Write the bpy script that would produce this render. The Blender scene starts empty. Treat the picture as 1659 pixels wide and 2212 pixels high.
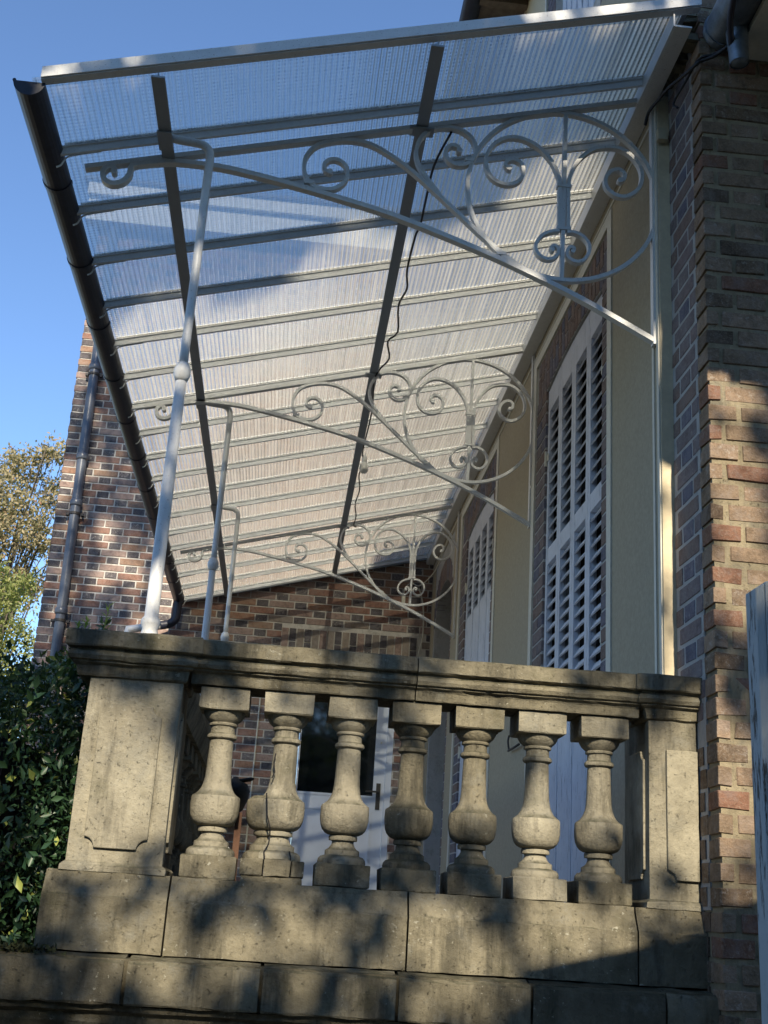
import bpy, math, random
import numpy as np
from mathutils import Matrix, Vector
random.seed(7); rng = np.random.default_rng(11)
SC = bpy.context.scene
COL = SC.collection

# ---------------------------------------------------------------- camera, sky, sun
cam = bpy.data.cameras.new('camera'); camo = bpy.data.objects.new('camera', cam); COL.objects.link(camo)
CR = Vector((0.99396702, -0.09074727, 0.06159941)); CU = Vector((-0.08706029, -0.31120016, 0.94634823)); CF = Vector((0.06670877, 0.94600179, 0.31722318))
M = Matrix.Identity(4)
for i in range(3):
    M[i][0] = CR[i]; M[i][1] = CU[i]; M[i][2] = -CF[i]
M[0][3], M[1][3], M[2][3] = 0.5467, -3.9573, -0.0781
camo.matrix_world = M
cam.sensor_fit = 'VERTICAL'; cam.sensor_height = 36.0; cam.lens = 2599.74 / 2212 * 36
cam.clip_start = 0.05; cam.clip_end = 2000
SC.camera = camo
SUN_AZ, SUN_EL = math.radians(1.5), math.radians(30.0)       # azimuth measured from -Y towards +X
SV = Vector((math.sin(SUN_AZ) * math.cos(SUN_EL), -math.cos(SUN_AZ) * math.cos(SUN_EL), math.sin(SUN_EL)))
W = bpy.data.worlds.new('World'); SC.world = W; W.use_nodes = True
wn = W.node_tree.nodes; wn.clear()
sky = wn.new('ShaderNodeTexSky'); sky.sky_type = 'NISHITA'; sky.sun_disc = False
sky.sun_elevation = SUN_EL; sky.sun_rotation = math.radians(180) - SUN_AZ
sky.air_density = 0.85; sky.dust_density = 0.0; sky.ozone_density = 4.5
bg = wn.new('ShaderNodeBackground'); bg.inputs[1].default_value = 0.15
wo = wn.new('ShaderNodeOutputWorld')
W.node_tree.links.new(sky.outputs[0], bg.inputs[0]); W.node_tree.links.new(bg.outputs[0], wo.inputs[0])
sl = bpy.data.lights.new('sun', 'SUN'); sl.energy = 4.8; sl.angle = math.radians(0.53); sl.color = (1.0, 0.88, 0.69)
so = bpy.data.objects.new('sun', sl); COL.objects.link(so)
so.rotation_euler = SV.to_track_quat('Z', 'Y').to_euler()
SC.view_settings.view_transform = 'Standard'; SC.view_settings.look = 'None'
SC.view_settings.exposure = 0.72; SC.view_settings.gamma = 1.0
SC.view_settings.use_curve_mapping = False
SC.render.engine = 'CYCLES'
SC.cycles.max_bounces = 10; SC.cycles.transparent_max_bounces = 16
SC.cycles.caustics_reflective = False; SC.cycles.caustics_refractive = False

# ---------------------------------------------------------------- materials
class NT:
    def __init__(s, name):
        s.m = bpy.data.materials.new(name); s.m.use_nodes = True
        s.t = s.m.node_tree; s.n = s.t.nodes; s.n.clear()
        s.out = s.n.new('ShaderNodeOutputMaterial')
    def new(s, t, **k):
        n = s.n.new('ShaderNode' + t)
        for a, b in k.items(): setattr(n, a, b)
        return n
    def l(s, a, b): s.t.links.new(a, b)
    def pos(s):
        return s.new('NewGeometry').outputs['Position']
    def noise(s, scale, detail=4, rough=.6, vec=None, stretch=None):
        v = vec or s.pos()
        if stretch:
            mp = s.new('Mapping'); mp.inputs['Scale'].default_value = stretch; s.l(v, mp.inputs[0]); v = mp.outputs[0]
        n = s.new('TexNoise'); n.inputs['Scale'].default_value = scale; n.inputs['Detail'].default_value = detail
        n.inputs['Roughness'].default_value = rough; s.l(v, n.inputs['Vector'])
        return n.outputs[0]
    def ramp(s, f, stops, interp='LINEAR'):
        r = s.new('ValToRGB'); e = r.color_ramp.elements; r.color_ramp.interpolation = interp
        while len(e) < len(stops): e.new(.5)
        for q, (p, c) in zip(e, stops):
            q.position = p; q.color = (c, c, c, 1) if isinstance(c, (int, float)) else (*c, 1)
        s.l(f, r.inputs[0]); return r.outputs[0]
    def mix(s, f, a, b, mode='MIX'):
        x = s.new('MixRGB', blend_type=mode)
        for i, v in ((0, f), (1, a), (2, b)):
            if hasattr(v, 'node'): s.l(v, x.inputs[i])
            elif isinstance(v, (int, float)): x.inputs[i].default_value = v if i == 0 else (v, v, v, 1)
            else: x.inputs[i].default_value = (*v, 1)
        return x.outputs[0]
    def math(s, op, a, b=0.0):
        x = s.new('Math', operation=op)
        for i, v in ((0, a), (1, b)):
            if hasattr(v, 'node'): s.l(v, x.inputs[i])
            else: x.inputs[i].default_value = v
        return x.outputs[0]
    def bump(s, h, dist=.002, st=1.0, normal=None):
        b = s.new('Bump'); b.inputs['Distance'].default_value = dist; b.inputs['Strength'].default_value = st
        s.l(h, b.inputs['Height'])
        if normal: s.l(normal, b.inputs['Normal'])
        return b.outputs[0]
    def bsdf(s, col, rough=.8, normal=None, metal=0, spec=.35):
        p = s.new('BsdfPrincipled')
        if hasattr(col, 'node'): s.l(col, p.inputs['Base Color'])
        else: p.inputs['Base Color'].default_value = (*col, 1)
        if hasattr(rough, 'node'): s.l(rough, p.inputs['Roughness'])
        else: p.inputs['Roughness'].default_value = rough
        p.inputs['Metallic'].default_value = metal; p.inputs['Specular IOR Level'].default_value = spec
        if normal: s.l(normal, p.inputs['Normal'])
        return p.outputs[0]
    def done(s, sh): s.l(sh, s.out.inputs[0]); return s.m

def stone_mat(name, dark, light, lich=.5, dirt=.5):
    t = NT(name)
    oi = t.new('ObjectInfo').outputs['Random']
    off = t.new('VectorMath', operation='ADD'); t.l(t.pos(), off.inputs[0])
    cx = t.new('CombineXYZ'); t.l(t.math('MULTIPLY', oi, 7.0), cx.inputs[0]); t.l(t.math('MULTIPLY', oi, 3.0), cx.inputs[2]); t.l(cx.outputs[0], off.inputs[1])
    P = off.outputs[0]
    n1 = t.noise(3.2, 6, .7, P); n2 = t.noise(17, 6, .72, P); n3 = t.noise(48, 7, .8, P); st = t.noise(9, 6, .72, P, stretch=(1, 1, .16)); n4 = t.noise(7, 6, .75, P)
    c = t.mix(t.ramp(n1, [(.30, 0.0), (.68, 1.0)]), dark, light)
    c = t.mix(t.ramp(n2, [(.34, .42 * dirt), (.56, 0.0)]), c, tuple(.5 * x for x in dark))
    c = t.mix(t.ramp(n4, [(.52, 0.0), (.64, .45)]), c, (.23, .225, .19))
    c = t.mix(t.ramp(st, [(.50, 0.0), (.62, .85 * dirt)]), c, (.040, .038, .030))
    grn = t.ramp(t.noise(5, 5, .7, P), [(.56, 0.0), (.72, .55 * dirt)])
    c = t.mix(grn, c, (.075, .075, .035))
    c = t.mix(t.ramp(n3, [(.26, .25), (.44, 0.0)]), c, tuple(.6 * x for x in dark))
    sp = t.ramp(t.noise(60, 4, .6, P), [(.64, 0.0), (.68, lich)])
    gate = t.ramp(t.noise(4, 4, .6, P), [(.48, 0.0), (.58, 1.0)])
    c = t.mix(t.math('MULTIPLY', sp, gate), c, (.40, .385, .31))
    up = t.new('SeparateXYZ'); t.l(t.new('NewGeometry').outputs['Normal'], up.inputs[0])
    c = t.mix(t.math('MULTIPLY', t.ramp(up.outputs[2], [(.55, 0.0), (.85, 1.0)]), t.ramp(n2, [(.35, .85), (.6, .35)])), c, (.055, .055, .032))
    tone = t.ramp(oi, [(0, .90), (1, 1.06)])
    c = t.mix(1.0, c, tone, 'MULTIPLY')
    h = t.math('ADD', t.math('MULTIPLY', n2, .8), t.math('MULTIPLY', n3, .6))
    pit = t.ramp(t.noise(70, 6, .8, P), [(.30, 0.0), (.40, 1.0)])
    h = t.math('ADD', h, t.math('MULTIPLY', pit, .35))
    return t.done(t.bsdf(c, .95, t.bump(h, .011, 1.0), spec=.15))

def brick_mat(name, c1, c2, white=0.0, bump=.004):
    t = NT(name)
    oi = t.new('ObjectInfo').outputs['Random']; isl = t.new('NewGeometry').outputs['Random Per Island']
    r = t.math('FRACT', t.math('ADD', oi, isl))
    c = t.mix(r, c1, c2)
    n = t.noise(28, 5, .7); n2 = t.noise(130, 4, .7)
    c = t.mix(t.ramp(n, [(.38, .55), (.6, 0.0)]), c, tuple(.45 * x for x in c1))
    c = t.mix(t.ramp(n2, [(.50, 0.0), (.72, .45)]), c, (.36, .30, .23)); n5 = t.noise(11, 6, .75); c = t.mix(t.ramp(n5, [(.48, 0.0), (.62, .55)]), c, tuple(.6 * x + .10 for x in c2)); c = t.mix(t.ramp(n5, [(.30, .6), (.44, 0.0)]), c, tuple(.35 * x for x in c1))
    if white:
        w = t.ramp(t.noise(45, 6, .8), [(.55, 0.0), (.62, white)])
        w = t.math('MULTIPLY', w, t.ramp(r, [(.45, 0.0), (.55, 1.0)]))
        c = t.mix(w, c, (.55, .52, .47))
    return t.done(t.bsdf(c, .9, t.bump(t.math('ADD', n, t.math('MULTIPLY', n2, .6)), bump, .9), spec=.2))

def simple(name, col, rough=.6, var=.12, scale=20, bump=.0008, metal=0, spec=.4):
    t = NT(name); n = t.noise(scale, 5, .65)
    c = t.mix(t.ramp(n, [(.3, 0.0), (.7, 1.0)]), tuple(x * (1 - var) for x in col), tuple(min(1, x * (1 + var)) for x in col))
    c = t.mix(t.ramp(t.noise(scale * 6, 4, .7), [(.3, var * 1.4), (.42, 0.0)]), c, tuple(x * .45 for x in col))
    return t.done(t.bsdf(c, rough, t.bump(n, bump, .7) if bump else None, metal, spec))

def paint_metal(name, col):
    t = NT(name)
    n = t.noise(30, 5, .7); n2 = t.noise(170, 4, .7)
    c = t.mix(t.ramp(n, [(.35, .25), (.6, 0.0)]), col, tuple(x * .72 for x in col))
    c = t.mix(t.ramp(n2, [(.62, 0.0), (.68, .85)]), c, (.17, .12, .09))
    return t.done(t.bsdf(c, .38, t.bump(n2, .0012, .8), 0, .5))

def peel_mat(name, col, wood, th=.56):
    t = NT(name)
    n = t.noise(9, 6, .75, stretch=(3, 3, .5)); n2 = t.noise(60, 5, .7, stretch=(2, 2, .25))
    f = t.ramp(t.mix(.5, n, n2), [(th, 0.0), (th + .03, 1.0)])
    c = t.mix(f, t.mix(t.noise(14, 4), col, tuple(x * .78 for x in col)), wood)
    return t.done(t.bsdf(c, .7, t.bump(t.math('SUBTRACT', n2, t.math('MULTIPLY', f, .6)), .004, .8), spec=.3))

def glass_mat():
    t = NT('ribbed_wired_glass')
    sx = t.new('SeparateXYZ'); t.l(t.pos(), sx.inputs[0])
    wob = t.math('MULTIPLY', t.math('SUBTRACT', t.noise(3, 2), .5), .004)
    def wave(ax, per, ph=0.0):
        a = t.math('MULTIPLY', t.math('ADD', ax, wob), 2 * math.pi / per)
        return t.math('SINE', t.math('ADD', a, ph))
    X, Y = sx.outputs[0], sx.outputs[1]
    h = t.math('ADD', t.math('MULTIPLY', wave(X, .0215), .75), t.math('MULTIPLY', wave(Y, .0205), .12))
    h = t.math('ADD', h, t.math('MULTIPLY', t.noise(30, 2), .5))
    nb = t.bump(h, .0075, 1.0)
    wx = t.ramp(wave(X, .0215, 1.2), [(.962, 0.0), (.985, 1.0)]); wy = t.ramp(wave(Y, .0205, .4), [(.962, 0.0), (.985, 1.0)])
    wire = t.math('MAXIMUM', wx, t.math('MULTIPLY', wy, .45))
    tr = t.new('BsdfTransparent'); tr.inputs[0].default_value = (.90, .93, .92, 1)
    rf = t.new('BsdfRefraction'); rf.inputs['Color'].default_value = (.95, .96, .95, 1); rf.inputs['Roughness'].default_value = .20
    rf.inputs['IOR'].default_value = 1.18; t.l(nb, rf.inputs['Normal'])
    tl = t.new('BsdfTranslucent'); tl.inputs[0].default_value = (.98, .90, .77, 1)
    gl = t.new('BsdfGlossy'); gl.inputs['Roughness'].default_value = .12; t.l(nb, gl.inputs['Normal'])
    fr = t.new('Fresnel'); fr.inputs[0].default_value = 1.45; t.l(nb, fr.inputs[1])
    m1 = t.new('MixShader'); m1.inputs[0].default_value = .80; t.l(tr.outputs[0], m1.inputs[1]); t.l(rf.outputs[0], m1.inputs[2])
    m2 = t.new('MixShader'); reed = t.noise(1.0, 4, .7, stretch=(34, .5, 1)); t.l(t.ramp(t.math('ADD', t.math('MULTIPLY', reed, .8), t.math('MULTIPLY', wave(X, .0215, .6), .10)), [(.20, .16), (.74, .62)]), m2.inputs[0]); t.l(m1.outputs[0], m2.inputs[1]); t.l(tl.outputs[0], m2.inputs[2])
    m3 = t.new('MixShader'); t.l(t.math('MULTIPLY', fr.outputs[0], .8), m3.inputs[0]); t.l(m2.outputs[0], m3.inputs[1]); t.l(gl.outputs[0], m3.inputs[2])
    grime = t.ramp(t.noise(5, 6, .75, stretch=(.35, 3, 1)), [(.56, 0.0), (.76, .35)])
    wire = t.math('MAXIMUM', wire, grime)
    df = t.new('BsdfDiffuse'); df.inputs[0].default_value = (.16, .16, .15, 1)
    m4 = t.new('MixShader'); t.l(t.math('MULTIPLY', wire, .22), m4.inputs[0]); t.l(m3.outputs[0], m4.inputs[1]); t.l(df.outputs[0], m4.inputs[2])
    return t.done(m4.outputs[0])

def clear_mat(name):
    t = NT(name); tr = t.new('BsdfTransparent'); tr.inputs[0].default_value = (.97, .99, .98, 1)
    return t.done(tr.outputs[0])

def leaf_mat(name, c1, c2, c3, rough=.35, trans=.25):
    t = NT(name)
    r = t.math('FRACT', t.math('ADD', t.new('ObjectInfo').outputs['Random'], t.new('NewGeometry').outputs['Random Per Island']))
    c = t.ramp(r, [(0, c1), (.62, c2), (.93, c2), (1.0, c3)])
    b = t.bsdf(c, rough, None, spec=.45)
    tl = t.new('BsdfTranslucent'); t.l(t.mix(.5, c, (.30, .40, .05)), tl.inputs[0])
    m = t.new('MixShader'); m.inputs[0].default_value = trans; t.l(b, m.inputs[1]); t.l(tl.outputs[0], m.inputs[2])
    return t.done(m.outputs[0])

M_ = {}
M_['stone'] = stone_mat('old_limestone', (.21, .19, .14), (.42, .385, .29), .5, .6)
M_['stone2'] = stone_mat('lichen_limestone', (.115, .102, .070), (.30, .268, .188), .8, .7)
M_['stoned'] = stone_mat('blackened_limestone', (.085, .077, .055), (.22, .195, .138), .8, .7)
M_['jointm'] = stone_mat('lime_joint', (.10, .088, .06), (.20, .175, .12), .2, .6)
M_['mortar'] = stone_mat('wing_mortar', (.55, .52, .47), (.64, .61, .56), .1, .15)
M_['mortar2'] = stone_mat('corner_mortar', (.24, .20, .13), (.40, .34, .23), .2, .4)
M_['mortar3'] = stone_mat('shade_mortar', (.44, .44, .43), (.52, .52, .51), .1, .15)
M_['br_red'] = brick_mat('brick_red', (.27, .145, .11), (.32, .19, .145))
M_['br_brown'] = brick_mat('brick_brown', (.31, .22, .19), (.37, .27, .23))
M_['br_orange'] = brick_mat('brick_orange', (.33, .185, .125), (.31, .21, .15))
M_['br_dark'] = brick_mat('brick_dark_header', (.085, .078, .088), (.15, .135, .14), .55)
M_['br_pale'] = brick_mat('brick_pale', (.33, .27, .22), (.28, .24, .21))
M_['bn1'] = brick_mat('corner_brick_brown', (.23, .165, .11), (.32, .225, .155), .3, .008)
M_['bn2'] = brick_mat('corner_brick_red', (.25, .13, .085), (.20, .11, .075), .2, .008)
M_['bn3'] = brick_mat('corner_brick_dark', (.12, .085, .06), (.20, .14, .09), .3, .008)
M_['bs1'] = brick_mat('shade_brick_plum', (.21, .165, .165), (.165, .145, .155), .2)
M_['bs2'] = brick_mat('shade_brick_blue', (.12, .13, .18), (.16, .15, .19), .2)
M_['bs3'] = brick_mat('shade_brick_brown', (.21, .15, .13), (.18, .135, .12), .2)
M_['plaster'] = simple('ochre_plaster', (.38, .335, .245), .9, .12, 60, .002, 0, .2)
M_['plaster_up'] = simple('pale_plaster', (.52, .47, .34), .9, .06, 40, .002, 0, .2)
M_['trim'] = simple('cream_trim', (.60, .585, .50), .6, .08, 30, .0012)
M_['cream'] = simple('cream_edge', (.62, .53, .36), .7, .10, 30, .0015)
M_['metal'] = paint_metal('white_painted_iron', (.68, .69, .68))
M_['bar'] = paint_metal('galvanised_glazing_bar', (.78, .80, .81))
M_['grey_metal'] = paint_metal('grey_painted_steel', (.30, .33, .36))
M_['glass'] = glass_mat(); M_['clear'] = clear_mat('pane_top_face')
M_['gutter'] = simple('dark_gutter', (.014, .017, .032), .45, .3, 25, .001, 0, .5)
M_['pipe'] = simple('blue_grey_pvc', (.10, .115, .145), .32, .2, 12, .0005, 0, .5)
M_['zinc'] = simple('old_zinc', (.17, .20, .23), .42, .35, 14, .002, .5, .5)
M_['shutter'] = peel_mat('pale_blue_white_shutter', (.68, .72, .80), (.36, .40, .46))
M_['post'] = peel_mat('flaking_grey_blue_paint', (.40, .44, .45), (.09, .08, .065), .535)
M_['white'] = simple('white_upvc', (.66, .70, .78), .35, .03, 10, 0)
M_['door_glass'] = NT('dark_door_glass').m
_t = NT('dark_door_glass_b'); M_['door_glass'] = _t.done(_t.bsdf((.008, .010, .012), .04, spec=.9))
M_['black'] = simple('black_rubber', (.012, .012, .014), .5, .2, 40, 0)
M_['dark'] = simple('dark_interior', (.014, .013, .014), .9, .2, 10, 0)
M_['rust'] = simple('rusty_brown_wood', (.10, .050, .030), .8, .35, 20, .003)
M_['iron'] = simple('dark_cast_iron', (.035, .032, .03), .55, .3, 40, .001)
M_['bulb'] = simple('opal_bulb', (.78, .78, .74), .2, .02, 10, 0)
M_['soffit'] = simple('eave_wood', (.16, .125, .09), .8, .3, 18, .002)
M_['cornice'] = simple('white_cornice', (.80, .79, .74), .7, .04, 10, .001)
M_['roof'] = simple('slate_roof', (.10, .095, .10), .7, .3, 18, .003)
M_['floor'] = simple('terrace_concrete', (.30, .28, .24), .9, .2, 8, .002)
M_['ground'] = simple('garden_gravel_ground', (.16, .14, .10), .95, .4, 6, .01)
M_['bark'] = simple('bark', (.10, .085, .065), .9, .35, 20, .01)
M_['leaf_h'] = leaf_mat('laurel_leaf', (.012, .034, .020), (.036, .082, .034), (.32, .36, .08), .42, .15)
M_['leaf_a'] = leaf_mat('autumn_leaf', (.28, .25, .13), (.40, .33, .20), (.42, .23, .15), .6, .35)
M_['leaf_g'] = leaf_mat('green_tree_leaf', (.17, .21, .07), (.32, .34, .12), (.40, .36, .16), .5, .4)
M_['leaf_s'] = leaf_mat('shade_tree_leaf', (.03, .07, .02), (.06, .12, .03), (.14, .16, .04), .5, .25)
M_['weed'] = leaf_mat('weed_leaf', (.12, .20, .04), (.25, .33, .08), (.40, .36, .10), .5, .4)
M_['moss'] = simple('moss', (.045, .050, .018), .95, .5, 60, .006)

# ---------------------------------------------------------------- mesh helpers
class MB:
    def __init__(s): s.v = []; s.f = []; s.m = []
    def add(s, vs, fs, mi=0):
        o = len(s.v); s.v += [tuple(map(float, v)) for v in vs]; s.f += [tuple(i + o for i in f) for f in fs]; s.m += [mi] * len(fs); return s
    def box(s, a, b, mi=0, j=0.0, skip=()):
        x0, y0, z0 = a; x1, y1, z1 = b
        vs = [(x, y, z) for x in (x0, x1) for y in (y0, y1) for z in (z0, z1)]
        if j: vs = [tuple(c + random.uniform(-j, j) for c in v) for v in vs]
        fs = [(0, 1, 3, 2), (4, 6, 7, 5), (0, 4, 5, 1), (2, 3, 7, 6), (0, 2, 6, 4), (1, 5, 7, 3)]
        fs = [f for i, f in enumerate(fs) if i not in skip]
        return s.add(vs, fs, mi)
    def hexa(s, lo, hi, mi=0):            # two quads of 4 points, joined
        return s.add(list(lo) + list(hi), [(3, 2, 1, 0), (4, 5, 6, 7), (0, 1, 5, 4), (1, 2, 6, 5), (2, 3, 7, 6), (3, 0, 4, 7)], mi)
    def prism(s, poly, d0, d1, axis='y', mi=0):   # poly of 2D points extruded along an axis
        def P(p, d):
            return (p[0], d, p[1]) if axis == 'y' else ((d, p[0], p[1]) if axis == 'x' else (p[0], p[1], d))
        n = len(poly); vs = [P(p, d0) for p in poly] + [P(p, d1) for p in poly]
        fs = [tuple(range(n)), tuple(range(2 * n - 1, n - 1, -1))] + [(i, i + n, (i + 1) % n + n, (i + 1) % n) for i in range(n)]
        return s.add(vs, fs, mi)
    def tube(s, pts, r, n=10, caps=True, mi=0):
        pts = [Vector(p) for p in pts]; rs = r if isinstance(r, (list, tuple)) else [r] * len(pts)
        t0 = (pts[1] - pts[0]).normalized(); a = Vector((0, 0, 1)) if abs(t0.z) < .9 else Vector((1, 0, 0))
        u = t0.cross(a).normalized(); vs = []; fs = []
        for i, p in enumerate(pts):
            t = (pts[min(i + 1, len(pts) - 1)] - pts[max(i - 1, 0)]).normalized()
            u = (u - t * u.dot(t)).normalized(); w = t.cross(u)
            for k in range(n):
                q = 2 * math.pi * k / n; vs.append(p + (u * math.cos(q) + w * math.sin(q)) * rs[i])
        for i in range(len(pts) - 1):
            for k in range(n):
                fs.append((i * n + k, i * n + (k + 1) % n, (i + 1) * n + (k + 1) % n, (i + 1) * n + k))
        if caps: fs += [tuple(range(n - 1, -1, -1)), tuple(range((len(pts) - 1) * n, len(pts) * n))]
        return s.add(vs, fs, mi)
    def lathe(s, prof, c, n=24, mi=0):
        vs = []; fs = []
        for r, z in prof:
            for k in range(n):
                q = 2 * math.pi * k / n; vs.append((c[0] + r * math.cos(q), c[1] + r * math.sin(q), c[2] + z))
        m = len(prof)
        for i in range(m - 1):
            for k in range(n): fs.append((i * n + k, i * n + (k + 1) % n, (i + 1) * n + (k + 1) % n, (i + 1) * n + k))
        fs += [tuple(range(n - 1, -1, -1)), tuple(range((m - 1) * n, m * n))]
        return s.add(vs, fs, mi)
    def ribbon(s, pts, y, w, d, mi=0, taper=None):  # flat bar along points in the XZ plane
        P = [Vector((p[0], p[1])) for p in pts]; n = len(P); vs = []; fs = []
        for i, p in enumerate(P):
            t = (P[min(i + 1, n - 1)] - P[max(i - 1, 0)]).normalized(); nn = Vector((-t.y, t.x))
            ww = w * (taper[i] if taper else 1)
            a = p + nn * ww / 2; b = p - nn * ww / 2
            vs += [(a.x, y - d / 2, a.y), (b.x, y - d / 2, b.y), (b.x, y + d / 2, b.y), (a.x, y + d / 2, a.y)]
        for i in range(n - 1):
            for k in range(4): fs.append((i * 4 + k, i * 4 + (k + 1) % 4, (i + 1) * 4 + (k + 1) % 4, (i + 1) * 4 + k))
        fs += [(3, 2, 1, 0), tuple(range((n - 1) * 4, n * 4))]
        return s.add(vs, fs, mi)
    def build(s, name, mat, parent=None, smooth=False, bevel=0.0, kind=None):
        me = bpy.data.meshes.new(name); me.from_pydata(s.v, [], s.f)
        for m in (mat if isinstance(mat, (list, tuple)) else [mat]): me.materials.append(M_[m])
        if isinstance(mat, (list, tuple)): me.polygons.foreach_set('material_index', s.m)
        if smooth: me.polygons.foreach_set('use_smooth', [True] * len(s.f))
        me.update()
        o = bpy.data.objects.new(name, me); COL.objects.link(o)
        adopt(o, parent)
        if bevel:
            b = o.modifiers.new('bevel', 'BEVEL'); b.width = bevel; b.segments = 2; b.limit_method = 'ANGLE'; b.angle_limit = math.radians(40)
        if kind: o['kind'] = kind
        return o

INV = {}
def adopt(o, parent):
    if parent is None: return
    o.parent = parent
    o.matrix_parent_inverse = INV.get(parent.name, Matrix.Identity(4))

def thing(name, loc, label, cat, group=None):
    e = bpy.data.objects.new(name, None); COL.objects.link(e); e.location = loc; e.empty_display_size = .1
    e['label'] = label; e['category'] = cat
    if group: e['group'] = group
    INV[e.name] = Matrix.Translation(-Vector(loc))
    return e
def tag(o, label, cat):
    o['label'] = label; o['category'] = cat; return o

def smooth_pts(p, k=5):
    p = [Vector((*q,)) if len(q) == 3 else Vector((q[0], q[1], 0)) for q in p]; out = []
    for i in range(len(p) - 1):
        a, b, c, d = p[max(i - 1, 0)], p[i], p[i + 1], p[min(i + 2, len(p) - 1)]
        for j in range(k):
            t = j / k
            out.append(.5 * ((2 * b) + (c - a) * t + (2 * a - 5 * b + 4 * c - d) * t * t + (3 * b - a - 3 * c + d) * t ** 3))
    out.append(p[-1]); return out

def brick_mesh(mat, j, seed):
    rd = random.Random(seed); c = .045; vs = []; 
    for sx in (-1, 1):
        for sy in (-1, 1):
            for sz in (-1, 1):
                e = [rd.uniform(-j, j) for _ in range(3)]
                b = (sx * .5 + e[0] * .3, sy * .5, sz * .5 + e[2])
                vs += [(b[0] - sx * c * .4, b[1], b[2] - sz * c), (b[0], b[1] - sy * c, b[2] - sz * c), (b[0] - sx * c * .4, b[1] - sy * c, b[2])]
    def I(x, y, z, k): return ((x * 2 + y) * 2 + z) * 3 + k
    fs = []
    for y in (0, 1): fs.append([I(0, y, 0, 0), I(1, y, 0, 0), I(1, y, 1, 0), I(0, y, 1, 0)])
    for x in (0, 1): fs.append([I(x, 0, 0, 1), I(x, 1, 0, 1), I(x, 1, 1, 1), I(x, 0, 1, 1)])
    for z in (0, 1): fs.append([I(0, 0, z, 2), I(1, 0, z, 2), I(1, 1, z, 2), I(0, 1, z, 2)])
    for z in (0, 1):
        for y in (0, 1): fs.append([I(0, y, z, 0), I(1, y, z, 0), I(1, y, z, 2), I(0, y, z, 2)])
        for x in (0, 1): fs.append([I(x, 0, z, 1), I(x, 1, z, 1), I(x, 1, z, 2), I(x, 0, z, 2)])
    for x in (0, 1):
        for y in (0, 1): fs.append([I(x, y, 0, 0), I(x, y, 1, 0), I(x, y, 1, 1), I(x, y, 0, 1)])
    for x in (0, 1):
        for y in (0, 1):
            for z in (0, 1): fs.append([I(x, y, z, 0), I(x, y, z, 1), I(x, y, z, 2)])
    V = [Vector(v) for v in vs]; out = []
    for f in fs:
        cc = sum((V[i] for i in f), Vector()) / len(f); nn = (V[f[1]] - V[f[0]]).cross(V[f[2]] - V[f[0]])
        out.append(tuple(f) if nn.dot(cc) > 0 else tuple(reversed(f)))
    me = bpy.data.meshes.new('brick'); me.from_pydata(vs, [], out); me.materials.append(M_[mat]); me.update(); return me
BMESH = {}
def brick_obj(center, dims, mat, parent, j=.03, name='brick', rot=None, tilt=.012):
    key = (mat, random.randrange(4), round(j, 3))
    if key not in BMESH: BMESH[key] = brick_mesh(mat, j, hash(key) % 1000)
    o = bpy.data.objects.new(name, BMESH[key]); COL.objects.link(o)
    o.location = center; o.scale = dims
    o.rotation_euler = (random.uniform(-tilt, tilt) * .5, random.uniform(-tilt, tilt) * .5, random.uniform(-tilt, tilt) * .4) if rot is None else rot
    adopt(o, parent); return o

def bond(u0, u1, z0, z1, course, ls, lh, jt, phase, holes=(), kz=0):
    out = []; k0 = int(math.floor((z0 - kz) / course)); k1 = int(math.ceil((z1 - kz) / course))
    for k in range(k0, k1):
        za = kz + k * course; zb = za + course - jt
        if zb > z1 + .002 or za < z0 - .002: continue
        off = phase + (k % 2) * (ls + lh) / 2; n = int((u0 - off) // (ls + lh)) - 1
        while off + n * (ls + lh) < u1:
            x = off + n * (ls + lh)
            for a, b, kd in ((x, x + ls - jt, 's'), (x + ls, x + ls + lh - jt, 'h')):
                a = max(a, u0); b = min(b, u1)
                segs = [(a, b)]
                for (h0, h1, g0, g1) in holes:
                    if zb > g0 and za < g1:
                        ns = []
                        for (p, q) in segs:
                            if q <= h0 or p >= h1: ns.append((p, q)); continue
                            if p < h0: ns.append((p, h0))
                            if q > h1: ns.append((h1, q))
                        segs = ns
                for (p, q) in segs:
                    if q - p > .03: out.append((p, q, za, zb, kd, k))
            n += 1
    return out

def leaf_faces(P, D, N, L, Wd, fold=.18):
    """leaf blades as folded diamonds; P base, D direction, N normal, arrays"""
    S = np.cross(D, N); S /= np.linalg.norm(S, axis=1)[:, None] + 1e-9
    L = L[:, None]; Wd = Wd[:, None]
    v = np.stack([P, P + D * L * .45 + S * Wd * .5 + N * Wd * fold, P + D * L, P + D * L * .45 - S * Wd * .5 + N * Wd * fold, P + D * L * .5 - N * Wd * fold * .4], 1)
    n = len(P); base = (np.arange(n) * 5)[:, None]
    f = np.concatenate([base + np.array([[0, 1, 4]]), base + np.array([[1, 2, 4]]), base + np.array([[2, 3, 4]]), base + np.array([[3, 0, 4]])])
    return v.reshape(-1, 3), f
def np_mesh(name, v, f, mat):
    me = bpy.data.meshes.new(name); me.vertices.add(len(v)); me.vertices.foreach_set('co', np.asarray(v, np.float32).ravel())
    me.loops.add(f.size); me.loops.foreach_set('vertex_index', f.astype(np.int32).ravel())
    me.polygons.add(len(f)); me.polygons.foreach_set('loop_start', np.arange(len(f), dtype=np.int32) * f.shape[1])
    me.materials.append(M_[mat]); me.update(calc_edges=True); me.validate(); return me
def rdir(n):
    d = rng.normal(size=(n, 3)); return d / np.linalg.norm(d, axis=1)[:, None]

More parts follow.
